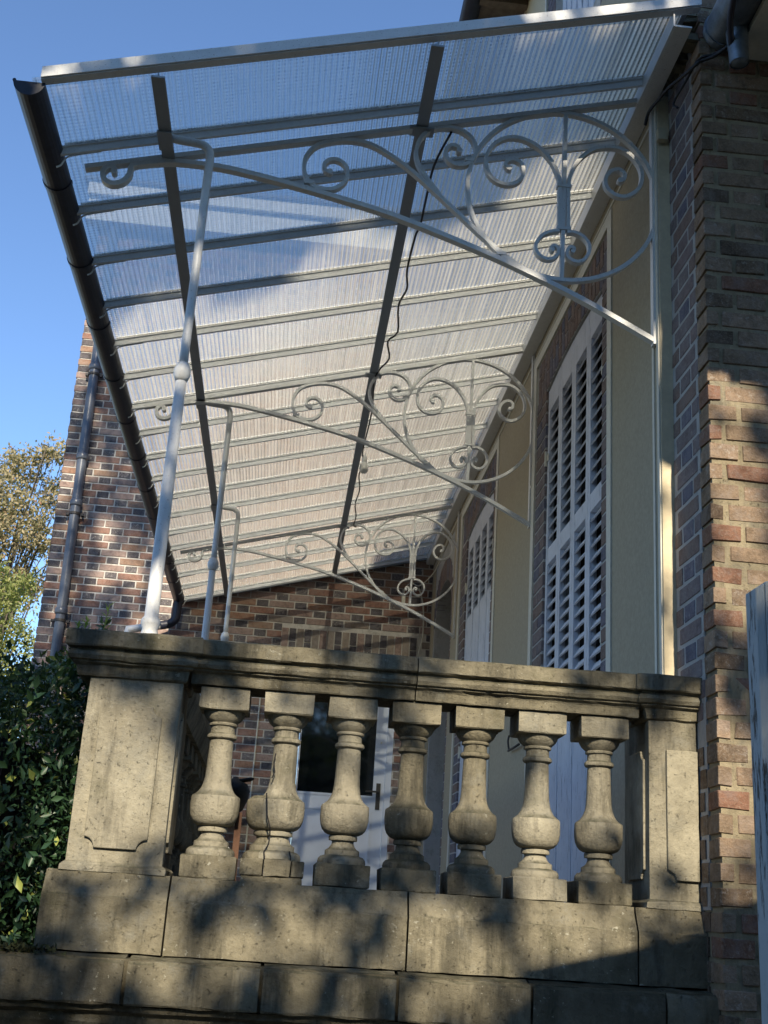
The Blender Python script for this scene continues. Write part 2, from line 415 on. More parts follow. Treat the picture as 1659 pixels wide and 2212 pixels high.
# ---------------------------------------------------------------- setting: ground, terrace slab
GZ = -1.62
g = MB().add([(-300, -300, GZ), (300, -300, GZ), (300, 300, GZ), (-300, 300, GZ)], [(0, 1, 2, 3)]).build('ground', 'ground'); g['kind'] = 'structure'
fl = MB().box((-.12, .26, -.12), (1.87, 7.41, -.05)).build('terrace_floor', 'floor'); fl['kind'] = 'structure'

# ---------------------------------------------------------------- stone terrace base
base = thing('stone_terrace_base', (.9, 0, GZ), 'weathered limestone terrace base with chamfered plinth blocks and a moss-edged ledge', 'terrace wall')
MB().box((-.10, .02, GZ + .01), (1.915, .24, -.075)).build('core', 'jointm', base)
MB().box((-.10, .25, GZ + .01), (.20, 7.40, -.075)).build('side_core', 'stoned', base)
def prof_block(prof, x0, x1, seg=.05, j=.0018, back=.05, mat='stone', name='stone_block', parent=None, bev=0, chip=0.0):
    """profile [(y,z)...] front outline from top to bottom, swept along x, closed at the back"""
    n = max(2, int((x1 - x0) / seg)); pr = [(back, prof[0][1])] + list(prof) + [(back, prof[-1][1])]
    mb = MB(); vs = []; m = len(pr)
    ch = [0.0] * (n + 1)
    for i in range(n + 1):
        if chip and random.random() < .18: ch[i] = random.uniform(0, chip)
    for i in range(n + 1):
        x = x0 + (x1 - x0) * i / n
        for k, (y, z) in enumerate(pr):
            jj = j if 0 < k < m - 1 else 0
            vs.append((x + (0 if i in (0, n) else random.uniform(-j, j)), y + random.uniform(-jj, jj) + (ch[i] if 0 < k < m - 1 else 0) * .5, z + random.uniform(-jj, jj)))
    fs = []
    for i in range(n):
        for k in range(m): fs.append((i * m + k, i * m + (k + 1) % m, (i + 1) * m + (k + 1) % m, (i + 1) * m + k))
    fs += [tuple(range(m - 1, -1, -1)), tuple(range(n * m, (n + 1) * m))]
    mb.add(vs, fs); return mb.build(name, mat, parent)
PL = [(-.022, -.004), (-.026, -.022), (-.055, -.072), (-.060, -.078), (-.060, -.155), (-.062, -.233)]
for a, b in ((-.141, .236), (.242, .975), (.981, 1.700), (1.706, 1.930)):
    o = prof_block(PL, a, b, .035, .0016, .05, 'stone2', 'plinth_block', base, chip=.006)
LG = [(-.066, -.238), (-.10, -.243), (-.140, -.250), (-.150, -.258), (-.152, -.300), (-.150, -.366), (-.146, -.372)]
for a, b in ((-.62, .140), (.152, .538), (.549, .943), (.953, 1.348), (1.356, 1.758), (1.765, 1.925)):
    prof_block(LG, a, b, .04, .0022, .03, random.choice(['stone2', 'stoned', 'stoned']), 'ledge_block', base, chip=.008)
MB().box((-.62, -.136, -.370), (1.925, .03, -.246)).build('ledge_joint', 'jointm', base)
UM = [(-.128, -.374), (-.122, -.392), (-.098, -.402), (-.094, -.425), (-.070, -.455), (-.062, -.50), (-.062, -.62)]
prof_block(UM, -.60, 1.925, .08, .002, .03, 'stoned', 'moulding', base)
zz = -.63
while zz > GZ + .1:
    xx = -.6 + random.uniform(-.3, 0)
    while xx < 1.9:
        w = random.uniform(.45, .7); a = max(xx, -.6); b = min(xx + w - .008, 1.92)
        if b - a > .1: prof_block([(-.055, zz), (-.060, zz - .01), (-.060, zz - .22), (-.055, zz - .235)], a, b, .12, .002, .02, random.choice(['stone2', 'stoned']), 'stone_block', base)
        xx += w
    zz -= .243
# sloping coping that carries on to the left of the base
cp = MB().prism([(-.60, -.30), (-.15, -.235), (-.15, -.37), (-.60, -.47)], -.10, .25).build('coping', 'stone2', base, bevel=.01)

# ---------------------------------------------------------------- stone balustrade
bal = thing('stone_balustrade', (.9, .08, 0), 'weathered limestone balustrade with turned balusters between two panelled piers', 'balustrade')
RAIL = [(-.050, .739), (-.056, .734), (-.056, .690), (-.050, .686), (-.036, .683), (-.036, .677), (-.044, .672), (-.048, .660), (-.043, .648), (-.032, .645),
        (-.032, .640), (-.020, .634), (-.016, .628), (-.014, .604), (-.012, .600)]
for a, b in ((.232, .966), (.970, 1.722)):
    pr = RAIL; n = int((b - a) / .03); m = len(pr) * 2; mb = MB(); vs = []
    full = pr + [(.16 - y, z) for y, z in reversed(pr)]
    for i in range(n + 1):
        x = a + (b - a) * i / n
        for (y, z) in full: vs.append((x, y + random.uniform(-.0012, .0012), z + random.uniform(-.0012, .0012)))
    fs = [(i * m + k, i * m + (k + 1) % m, (i + 1) * m + (k + 1) % m, (i + 1) * m + k) for i in range(n) for k in range(m)]
    fs += [tuple(range(m - 1, -1, -1)), tuple(range(n * m, (n + 1) * m))]
    mb.add(vs, fs); mb.build('rail', 'stone2', bal)
def ring_loft(mb, x0, x1, y0, y1, prof, seg=.05, j=.0015):
    nx = max(2, int((x1 - x0) / seg)); ny = max(2, int((y1 - y0) / seg)); vs = []; 
    per = [(i / nx, 0) for i in range(nx)] + [(1, i / ny) for i in range(ny)] + [(1 - i / nx, 1) for i in range(nx)] + [(0, 1 - i / ny) for i in range(ny)]
    n = len(per)
    for o, z in prof:
        for a, b in per: vs.append((x0 - o + (x1 - x0 + 2 * o) * a + random.uniform(-j, j), y0 - o + (y1 - y0 + 2 * o) * b + random.uniform(-j, j), z + random.uniform(-j, j)))
    fs = [(i * n + k, i * n + (k + 1) % n, (i + 1) * n + (k + 1) % n, (i + 1) * n + k) for i in range(len(prof) - 1) for k in range(n)]
    fs += [tuple(range(n - 1, -1, -1)), tuple(range((len(prof) - 1) * n, len(prof) * n))]
    mb.add(vs, fs)
CAP = [(0, .596), (.010, .600), (.013, .606), (.016, .632), (.030, .640), (.030, .645), (.040, .648), (.046, .660), (.041, .673), (.034, .677), (.034, .684), (.052, .688), (.056, .692), (.057, .736), (.050, .742)]
def notched(x0, x1, z0, z1, r, n=5):
    P = []
    for cx, cz, a0 in ((x1, z0, 180), (x1, z1, 270), (x0, z1, 0), (x0, z0, 90)):
        for i in range(n + 1):
            q = math.radians(a0 - 90 * i / n); P.append((cx + r * math.cos(q), cz + r * math.sin(q)))
    return P
for (x0, x1, nm) in ((-.092, .206, 0), (1.756, 1.918, 1)):
    sh = MB(); ring_loft(sh, x0, x1, -.012, .275, [(.014, -.004), (.014, .012), (.006, .020), (0, .024), (0, .2), (0, .4), (0, .6)])
    p = sh.build('pier', 'stone', bal); p['label'] = 'wide left pier with flaking panel' if nm == 0 else 'narrow right pier against the brick wall'
    cpm = MB(); ring_loft(cpm, x0 - (.03 if nm == 0 else 0), x1 + (.0 if nm == 0 else 0), -.012, .275, CAP, .04, .002); cpm.build('cap', 'stone2', p)
    if nm == 0:
        MB().prism(notched(-.043, .153, .066, .512, .032), -.026, -.008).build('panel', 'stone', p, bevel=.003)
        MB().prism(notched(.03, .235, .066, .512, .030), .200, .2145, 'x').build('panel', 'stone', p, bevel=.003)
    else:
        MB().prism([(1.812, .118), (1.835, .104), (1.842, .085), (1.918, .085), (1.918, .50), (1.812, .50)], -.026, -.008).build('panel', 'stone', p, bevel=.003)
        MB().prism(notched(.03, .235, .085, .50, .030), 1.7475, 1.760, 'x').build('panel', 'stone', p, bevel=.003)
BP = [(.077, .066), (.0785, .074), (.0765, .084), (.069, .092), (.060, .095), (.056, .0965), (.056, .111), (.053, .113), (.046, .117), (.040, .124), (.0355, .134), (.036, .141), (.046, .1425), (.047, .150), (.046, .157),
      (.040, .159), (.050, .160), (.062, .166), (.071, .176), (.0765, .190), (.0795, .208), (.080, .228), (.0790, .247), (.0775, .253), (.070, .258), (.060, .266), (.052, .278), (.046, .294), (.0425, .315), (.041, .345), (.0395, .40), (.0385, .436),
      (.044, .437), (.0485, .441), (.0495, .446), (.0485, .451), (.044, .455), (.040, .457), (.0395, .476), (.041, .479), (.046, .481), (.047, .486), (.045, .490), (.050, .494), (.060, .503), (.067, .515), (.070, .528)]
def baluster(x, y, mat='stone', cracked=False, ang=0):
    mb = MB(); w = .0865; a = .0803; j = .0015
    def sq(h, z0, z1, ox=0):
        mm = MB(); ring_loft(mm, x - h + ox, x + h + ox, y + .0803 - h, y + .0803 + h, [(-.003, z0), (0, z0 + .003), (0, z1 - .003), (-.003, z1)], .045, j); return mm
    n = 28; c = (x, y + .0803, 0); vs = []; fs = []
    ph = random.uniform(0, 6)
    for i, (r, z) in enumerate(BP):
        for k in range(n):
            q = 2 * math.pi * k / n
            rr = r * (1 + .008 * math.sin(3 * q + ph + z * 9) + random.uniform(-.006, .006))
            vs.append((c[0] + rr * math.cos(q), c[1] + rr * math.sin(q), z))
    for i in range(len(BP) - 1):
        for k in range(n): fs.append((i * n + k, i * n + (k + 1) % n, (i + 1) * n + (k + 1) % n, (i + 1) * n + k))
    mb.add(vs, fs)
    o = mb.build('baluster', mat, bal, smooth=True)
    for p in o.data.polygons: p.use_smooth = True
    o.data.set_sharp_from_angle(angle=math.radians(32)) if hasattr(o.data, 'set_sharp_from_angle') else None
    sq(a, .527, .5985).build('abacus', mat, o)
    if not cracked:
        sq(w, -.003, .067).build('plinth', random.choice([mat, 'stone2']), o)
    else:
        # plinth split in three with open cracks and a displaced broken half
        for (p0, p1, dz) in ((-.112, -.040, 0), (-.036, .046, .002), (.049, .090, -.001)):
            m2 = MB(); ring_loft(m2, x + p0, x + p1, y - .006, y + .16, [(-.002, .016), (0, .019), (0, .064 + dz), (-.002, .067 + dz)], .03, .0018); m2.build('plinth_fragment', 'stone2', o)
        m3 = MB(); ring_loft(m3, x - .105, x + .086, y - .002, y + .16, [(0, -.004), (0, .008), (-.002, .0135)], .03, .002); m3.build('plinth', 'stone2', o)
        m4 = MB(); vs = []; fs = []; sub = [q for q in BP if q[1] < .27]
        for i, (r, z) in enumerate(sub):
            for k in range(n):
                q = 2 * math.pi * k / n; rr = r * (1 + random.uniform(-.012, .012))
                vs.append((x - .036 + rr * .93 * math.cos(q), y + .095 + rr * .93 * math.sin(q), z - .001))
        for i in range(len(sub) - 1):
            for k in range(n): fs.append((i * n + k, i * n + (k + 1) % n, (i + 1) * n + (k + 1) % n, (i + 1) * n + k))
        m4.add(vs, fs); m4.build('broken_half', 'stone2', o, smooth=True)
        cr = MB()
        for pts in ([(-.048, .005, .27), (-.044, -.004, .235), (-.040, -.006, .20), (-.028, 0, .165), (-.026, .036, .14), (-.028, .030, .115), (-.040, .012, .09), (-.036, -.008, .067)],
                    [(-.030, .030, .40), (-.034, .030, .37), (-.028, .028, .34), (-.036, .026, .32)], [(.040, .012, .095), (.044, .002, .08), (.046, -.008, .068)]):
            cr.tube([(x + p[0], y + p[1], p[2]) for p in pts], .0022, 5)
        cr.build('crack', 'dark', o)
        o['label'] = 'cracked baluster with split plinth'
    return o
mats = ['stone', 'stone', 'stone', 'stone2', 'stone2', 'stone', 'stone']
for i in range(7): baluster(.3457 + .2109 * i, 0, mats[i], cracked=(i == 1))
# side run of the balustrade going back along the left edge
for k in range(9):
    y0 = .42 + k * .77
    if k < 8:
        mb = MB(); mb.prism([(x_, z_) for x_, z_ in [(-.068 + 0, .735), (.19, .735), (.19, .69), (.175, .645), (.16, .60), (-.04, .60), (-.055, .645), (-.068, .69)]], .28 + k * .89, .28 + k * .89 + .885)
        mb.build('side_rail', 'stone2', bal)
for k in range(14): baluster(.062, .38 + k * .30, 'stone2')
MB().box((-.06, .275, -.074), (.185, 7.40, -.004)).build('side_plinth', 'stone2', bal)

# ---------------------------------------------------------------- glass canopy
SL = .2722; XG, ZG = -.5067, 2.6766; XW = 1.846
def gz(x, off=0.0): return ZG + SL * (x - XG) + off
BY = [-.240] + [-.2724 + .4208 * k for k in range(1, 19)]
can = thing('glass_canopy', (.7, 3.6, 2.9), 'sloping wired glass canopy on white iron scroll brackets above the terrace', 'canopy')
th = math.atan(SL)
def slope_box(mb, x0, x1, y0, y1, o0, o1, mi=0):
    mb.hexa([(x0, y0, gz(x0, o0)), (x1, y0, gz(x1, o0)), (x1, y1, gz(x1, o0)), (x0, y1, gz(x0, o0))],
            [(x0, y0, gz(x0, o1)), (x1, y0, gz(x1, o1)), (x1, y1, gz(x1, o1)), (x0, y1, gz(x0, o1))], mi); return mb
# near edge beam (angle iron: face plus underside flange)
e = MB(); slope_box(e, -.515, 1.905, -.284, -.277, -.008, .036); slope_box(e, -.515, 1.905, -.276, -.240, -.012, -.004)
e.build('edge_beam', 'metal', can)
for k, y in enumerate(BY[1:], 1):
    mb = MB(); slope_box(mb, -.535, XW - .02, y - .007, y + .007, -.037, -.0066); slope_box(mb, -.50, XW - .03, y - .016, y + .016, .0075, .012)
    slope_box(mb, -.535, XW - .02, y - .014, y + .014, -.0065, -.0015)
    b = mb.build('glazing_bar', 'bar', can)
    if k % 1 == 0:
        h = MB(); x = -.50
        h.tube(smooth_pts([(x + .14, y + .006, gz(x + .14, -.036)), (x + .03, y + .006, gz(x + .03, -.040)), (x + .004, y + .010, gz(x, -.052)), (x - .006, y + .012, gz(x, -.074)), (x - .022, y + .012, gz(x, -.086))], 4), .0036, 6)
        h.build('gutter_strap', 'bar', b, smooth=True)
ends = BY[1:] + [7.40]; ys = [-.276] + BY[1:]
for k in range(len(ys)):
    y0 = ys[k] + (.006 if k else .003); y1 = ends[k] - .006
    mb = MB(); x0, x1 = -.548, XW
    q = [(x0, y0, gz(x0)), (x1, y0, gz(x1)), (x1, y1, gz(x1)), (x0, y1, gz(x0))]
    t = [(a, b, c + .006) for a, b, c in q]
    mb.add(q + t, [(3, 2, 1, 0)], 0); mb.add(q + t, [(4, 5, 6, 7), (0, 1, 5, 4), (1, 2, 6, 5), (2, 3, 7, 6), (3, 0, 4, 7)], 1)
    mb.build('pane', ['glass', 'clear'], can)
MB().box((-.135, -.272, gz(-.11) - .058), (-.085, 7.38, gz(-.11) - .050)).build('purlin', 'grey_metal', can)
pm = MB().box((-.1125, -.272, gz(-.11) - .050), (-.1075, 7.38, gz(-.11) - .036)); pm.build('purlin_web', 'grey_metal', can)
MB().box((.870, -.272, gz(.895) - .058), (.920, 7.38, gz(.895) - .050)).build('purlin', 'grey_metal', can)
MB().box((.8925, -.272, gz(.895) - .050), (.8975, 7.38, gz(.895) - .036)).build('purlin_web', 'grey_metal', can)
MB().box((1.800, -.262, gz(1.80) - .075), (1.806, 7.41, gz(1.80) - .004)).box((1.8065, -.262, gz(1.80) - .078), (1.872, 7.41, gz(1.80) - .070)).build('wall_channel', 'metal', can)
slope_box(MB(), XW, 1.872, -.26, 7.41, .012, .03).build('lead_flashing', 'grey_metal', can)
fe = MB(); slope_box(fe, -.56, XW, 7.385, 7.415, -.030, .03); fe.build('end_flashing', 'grey_metal', can)
# gutter: half-round with end cap and joint bands
gu = MB(); GX, GZ2, GR = -.560, 2.664, .056
def half(mb, y0, y1, r0, r1, n=12):
    vs = []; fs = []
    for y in (y0, y1):
        for r in (r0, r1):
            for i in range(n + 1):
                q = math.pi + math.pi * i / n; vs.append((GX + r * math.cos(q), y, GZ2 + r * math.sin(q)))
    m = n + 1
    for i in range(n):
        fs.append((m + i, m + i + 1, 3 * m + i + 1, 3 * m + i)); fs.append((i + 1, i, 2 * m + i, 2 * m + i + 1))
        fs.append((i, i + 1, m + i + 1, m + i)); fs.append((2 * m + i + 1, 2 * m + i, 3 * m + i, 3 * m + i + 1))
    fs += [(0, m, 3 * m, 2 * m), (n, 2 * m + n, 3 * m + n, m + n)]
    mb.add(vs, fs)
half(gu, -.250, 7.36, GR - .004, GR)
gu.tube([(GX - GR + .002, -.25, GZ2 + .004), (GX - GR + .002, 7.36, GZ2 + .004)], .007, 8)
go = gu.build('gutter', 'gutter', can, smooth=False)
ec = MB(); n = 14; P = [(GX + GR * math.cos(math.pi + math.pi * i / n), GZ2 + GR * math.sin(math.pi + math.pi * i / n)) for i in range(n + 1)]
ec.prism(P, -.253, -.2505); ec.build('end_cap', 'gutter', go)
for y in [.35 + .62 * i for i in range(11)]:
    bm_ = MB(); half(bm_, y, y + .022, GR, GR + .0035); bm_.build('joint_band', 'gutter', go)
dp = MB(); dp.tube(smooth_pts([(-.56, 7.28, 2.63), (-.56, 7.28, 2.50), (-.57, 7.28, 2.44), (-.62, 7.28, 2.395), (-.70, 7.26, 2.37)], 4), .042, 12)
dpo = dp.build('downpipe', 'gutter', can, smooth=True)
MB().tube([(-.70, 7.26, 2.37), (-.98, 7.22, 2.30), (-1.0, 7.22, 2.1), (-1.0, 7.22, -.4)], .040, 12).build('pipe_end', 'metal', dpo, smooth=True)
# scroll brackets
S_cbar = [(1.497, 3.150), (1.495, 2.78), (1.491, 2.375)]
S = dict(
 ls=[(1.478, 2.592), (1.477, 2.798), (1.467, 2.854), (1.44, 2.914), (1.388, 2.972), (1.323, 3.005), (1.261, 3.006), (1.207, 2.974), (1.172, 2.918), (1.169, 2.86), (1.187, 2.812), (1.224, 2.785), (1.268, 2.781), (1.306, 2.801), (1.324, 2.841), (1.317, 2.882), (1.286, 2.902), (1.257, 2.893), (1.25, 2.87), (1.264, 2.858)],
 rs=[(1.514, 2.594), (1.513, 2.8), (1.524, 2.866), (1.553, 2.93), (1.603, 2.985), (1.659, 3.009), (1.727, 3.011), (1.784, 2.976), (1.817, 2.922), (1.82, 2.864), (1.8, 2.817), (1.755, 2.783), (1.71, 2.784), (1.674, 2.814), (1.668, 2.858), (1.688, 2.893), (1.721, 2.908), (1.746, 2.892), (1.746, 2.866), (1.730, 2.856)],
 l2=[(1.478, 2.588), (1.448, 2.582), (1.41, 2.561), (1.385, 2.521), (1.387, 2.482), (1.415, 2.456), (1.45, 2.456), (1.474, 2.480), (1.475, 2.505), (1.460, 2.518), (1.446, 2.508), (1.452, 2.497)],
 r2=[(1.510, 2.585), (1.54, 2.588), (1.576, 2.572), (1.600, 2.540), (1.600, 2.500), (1.575, 2.462), (1.542, 2.455), (1.515, 2.473), (1.512, 2.5), (1.525, 2.519), (1.540, 2.512), (1.535, 2.500)],
 dg=[(1.874, 2.132), (1.619, 2.265), (1.403, 2.364), (1.155, 2.462), (.817, 2.575), (.555, 2.638), (.388, 2.672), (.221, 2.702), (.086, 2.719), (-.073, 2.722), (-.151, 2.710), (-.227, 2.692), (-.252, 2.676), (-.255, 2.640), (-.277, 2.604), (-.318, 2.590), (-.350, 2.607), (-.358, 2.640), (-.342, 2.664), (-.318, 2.662), (-.316, 2.646)],
 ms=[(1.405, 2.365), (1.305, 2.416), (1.184, 2.510), (1.072, 2.612), (.95, 2.722), (.869, 2.792), (.784, 2.852), (.699, 2.897), (.622, 2.910), (.547, 2.900), (.473, 2.868), (.435, 2.813), (.429, 2.755), (.446, 2.705), (.484, 2.673), (.543, 2.669), (.584, 2.693), (.605, 2.733), (.599, 2.780), (.566, 2.808), (.530, 2.806), (.509, 2.780), (.517, 2.754), (.534, 2.750)],
 ss=[(.985, 2.695), (.925, 2.772), (.888, 2.837), (.878, 2.894), (.893, 2.955), (.935, 3.003), (.989, 3.022), (1.056, 3.016), (1.105, 2.980), (1.125, 2.925), (1.112, 2.879), (1.08, 2.851), (1.036, 2.849), (1.004, 2.877), (1.000, 2.912), (1.021, 2.936), (1.048, 2.932), (1.056, 2.916)])
for y in (.24, 2.646, 5.692):
    mb = MB(); d = .024
    mb.ribbon([(-.431, 2.652), (1.862, 3.272)], y, .020, .034)
    fr = mb.build('bracket', 'metal', can)
    MB().box((1.8605, y - .018, 2.118), (1.8735, y + .018, 3.262)).build('wall_plate', 'metal', fr)
    MB().ribbon(S_cbar, y, .016, d).build('centre_bar', 'metal', fr)
    MB().ribbon([(1.4915 + .396 * math.cos(q), 2.7615 + .396 * math.sin(q)) for q in np.linspace(0, 2 * math.pi, 65)], y, .0165, d + .001).build('ring', 'metal', fr)
    for nm, key in (('scroll', 'ls'), ('scroll', 'rs'), ('scroll', 'l2'), ('scroll', 'r2'), ('diagonal_bar', 'dg'), ('scroll', 'ms'), ('scroll', 'ss')):
        pts = [(p.x, p.y) for p in smooth_pts(S[key], 4)]; n = len(pts)
        w = .020 if key == 'dg' else (.013 if key in ('l2', 'r2') else .0155)
        dd = d + {'ls': .002, 'rs': .002, 'l2': .003, 'r2': .003, 'dg': .008, 'ms': .004, 'ss': .0055}[key]
        mb = MB(); mb.ribbon(pts, y, w, dd)
        ex, ez = pts[-1]; rr = .012 if key not in ('l2', 'r2') else .009
        mb.prism([(ex + rr * math.cos(q), ez + rr * math.sin(q)) for q in np.linspace(0, 2 * math.pi, 15)[:-1]], y - dd / 2 - .001, y + dd / 2 + .001)
        mb.build(nm, 'metal', fr)
    for (cx_, cz_, an) in ((1.100, 2.875, .3), (.455, 2.690, -.2), (1.245, 2.455, -.7), (1.495, 2.80, 0), (1.495, 2.60, 0)):
        w_ = .030 if cx_ > 1.45 else .020
        MB().box((cx_ - w_, y - .0165, cz_ - .008), (cx_ + w_, y + .0165, cz_ + .008)).build('collar', 'metal', fr, bevel=.002)
    MB().box((.845, y - .030, gz(.895) - .068), (.945, y + .030, gz(.895) - .059)).build('fixing_plate', 'grey_metal', fr)
# iron columns with swan necks
for y, zb, r0 in ((.10, .745, .0225), (2.69, .735, .0215), (4.64, .735, .0205)):
    mb = MB(); k = r0 / .0225
    pts = [(.064, y, zb), (.064, y, zb + .03), (.064, y, zb + .045), (.064, y, zb + .062), (.064, y, zb + .078), (.064, y, zb + .09), (.064, y, 1.2), (.064, y, 1.72)]
    rs = [.033 * k, .030 * k, .026 * k, .033 * k, .033 * k, .024 * k, .0225 * k, .0195 * k]
    mb.tube(pts, rs, 16); c = mb.build('column', 'metal', can, smooth=True)
    mb = MB(); mb.tube([(.064, y, 1.712), (.064, y, 1.725), (.064, y, 1.742), (.064, y, 1.758), (.064, y, 1.771), (.064, y, 1.785)], [.020, .0265, .0315, .0315, .0265, .020], 16); mb.build('ball_collar', 'metal', c, smooth=True)
    top = smooth_pts([(.064, y, 1.78), (.066, y, 2.2), (.067, y, 2.60), (.067, y, 2.66), (.058, y, 2.700), (.030, y, 2.722), (-.02, y, 2.728), (-.065, y, 2.732), (-.098, y, 2.742), (-.112, y - .01, 2.757)], 5)
    MB().tube(top, .0165, 14).build('swan_neck', 'metal', c, smooth=True)
    MB().box((-.140, y - .06, gz(-.11) - .068), (-.084, y + .06, gz(-.11) - .059)).build('purlin_clamp', 'grey_metal', c)

# ---------------------------------------------------------------- main house (facade plane x = 1.876)
hs = thing('brick_house', (2.6, 3.5, GZ), 'ochre rendered house with brick quoins and pale louvred shutters beside the terrace', 'house')
XF = 1.876
WIN = [(0.0, True), (2.92, True)]
def wall_x(mb, y0, y1, z0, z1, x0=XF, x1=XF + .30): mb.box((x0, y0, z0), (x1, y1, z1))
mb = MB()
wall_x(mb, .19, .885, GZ, 3.15); wall_x(mb, 2.62, 3.805, GZ, 3.15); wall_x(mb, 5.54, 5.93, GZ, 3.15); wall_x(mb, 7.20, 7.42, GZ, 3.15)
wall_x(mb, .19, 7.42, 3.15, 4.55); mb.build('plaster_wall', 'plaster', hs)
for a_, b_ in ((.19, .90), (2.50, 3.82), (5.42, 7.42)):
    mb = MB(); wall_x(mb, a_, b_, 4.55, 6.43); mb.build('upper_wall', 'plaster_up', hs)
MB().box((XF - .012, .19, 3.375), (XF - .0005, 7.40, 3.44)).build('string_course', 'trim', hs)
MB().box((XF - .0055, .2, 3.168), (XF - .0005, 7.40, 3.182)).build('trim', 'trim', hs)
# near edge trim and the cream return that faces the sun
MB().box((XF - .006, .196, -.05), (XF - .0005, .222, 3.26)).box((XF - .004, .262, -.05), (XF - .0005, .286, 3.26)).build('trim', 'trim', hs)
MB().box((XF, .186, -.05), (1.929, .1895, 3.26)).build('edge_return', 'cream', hs)
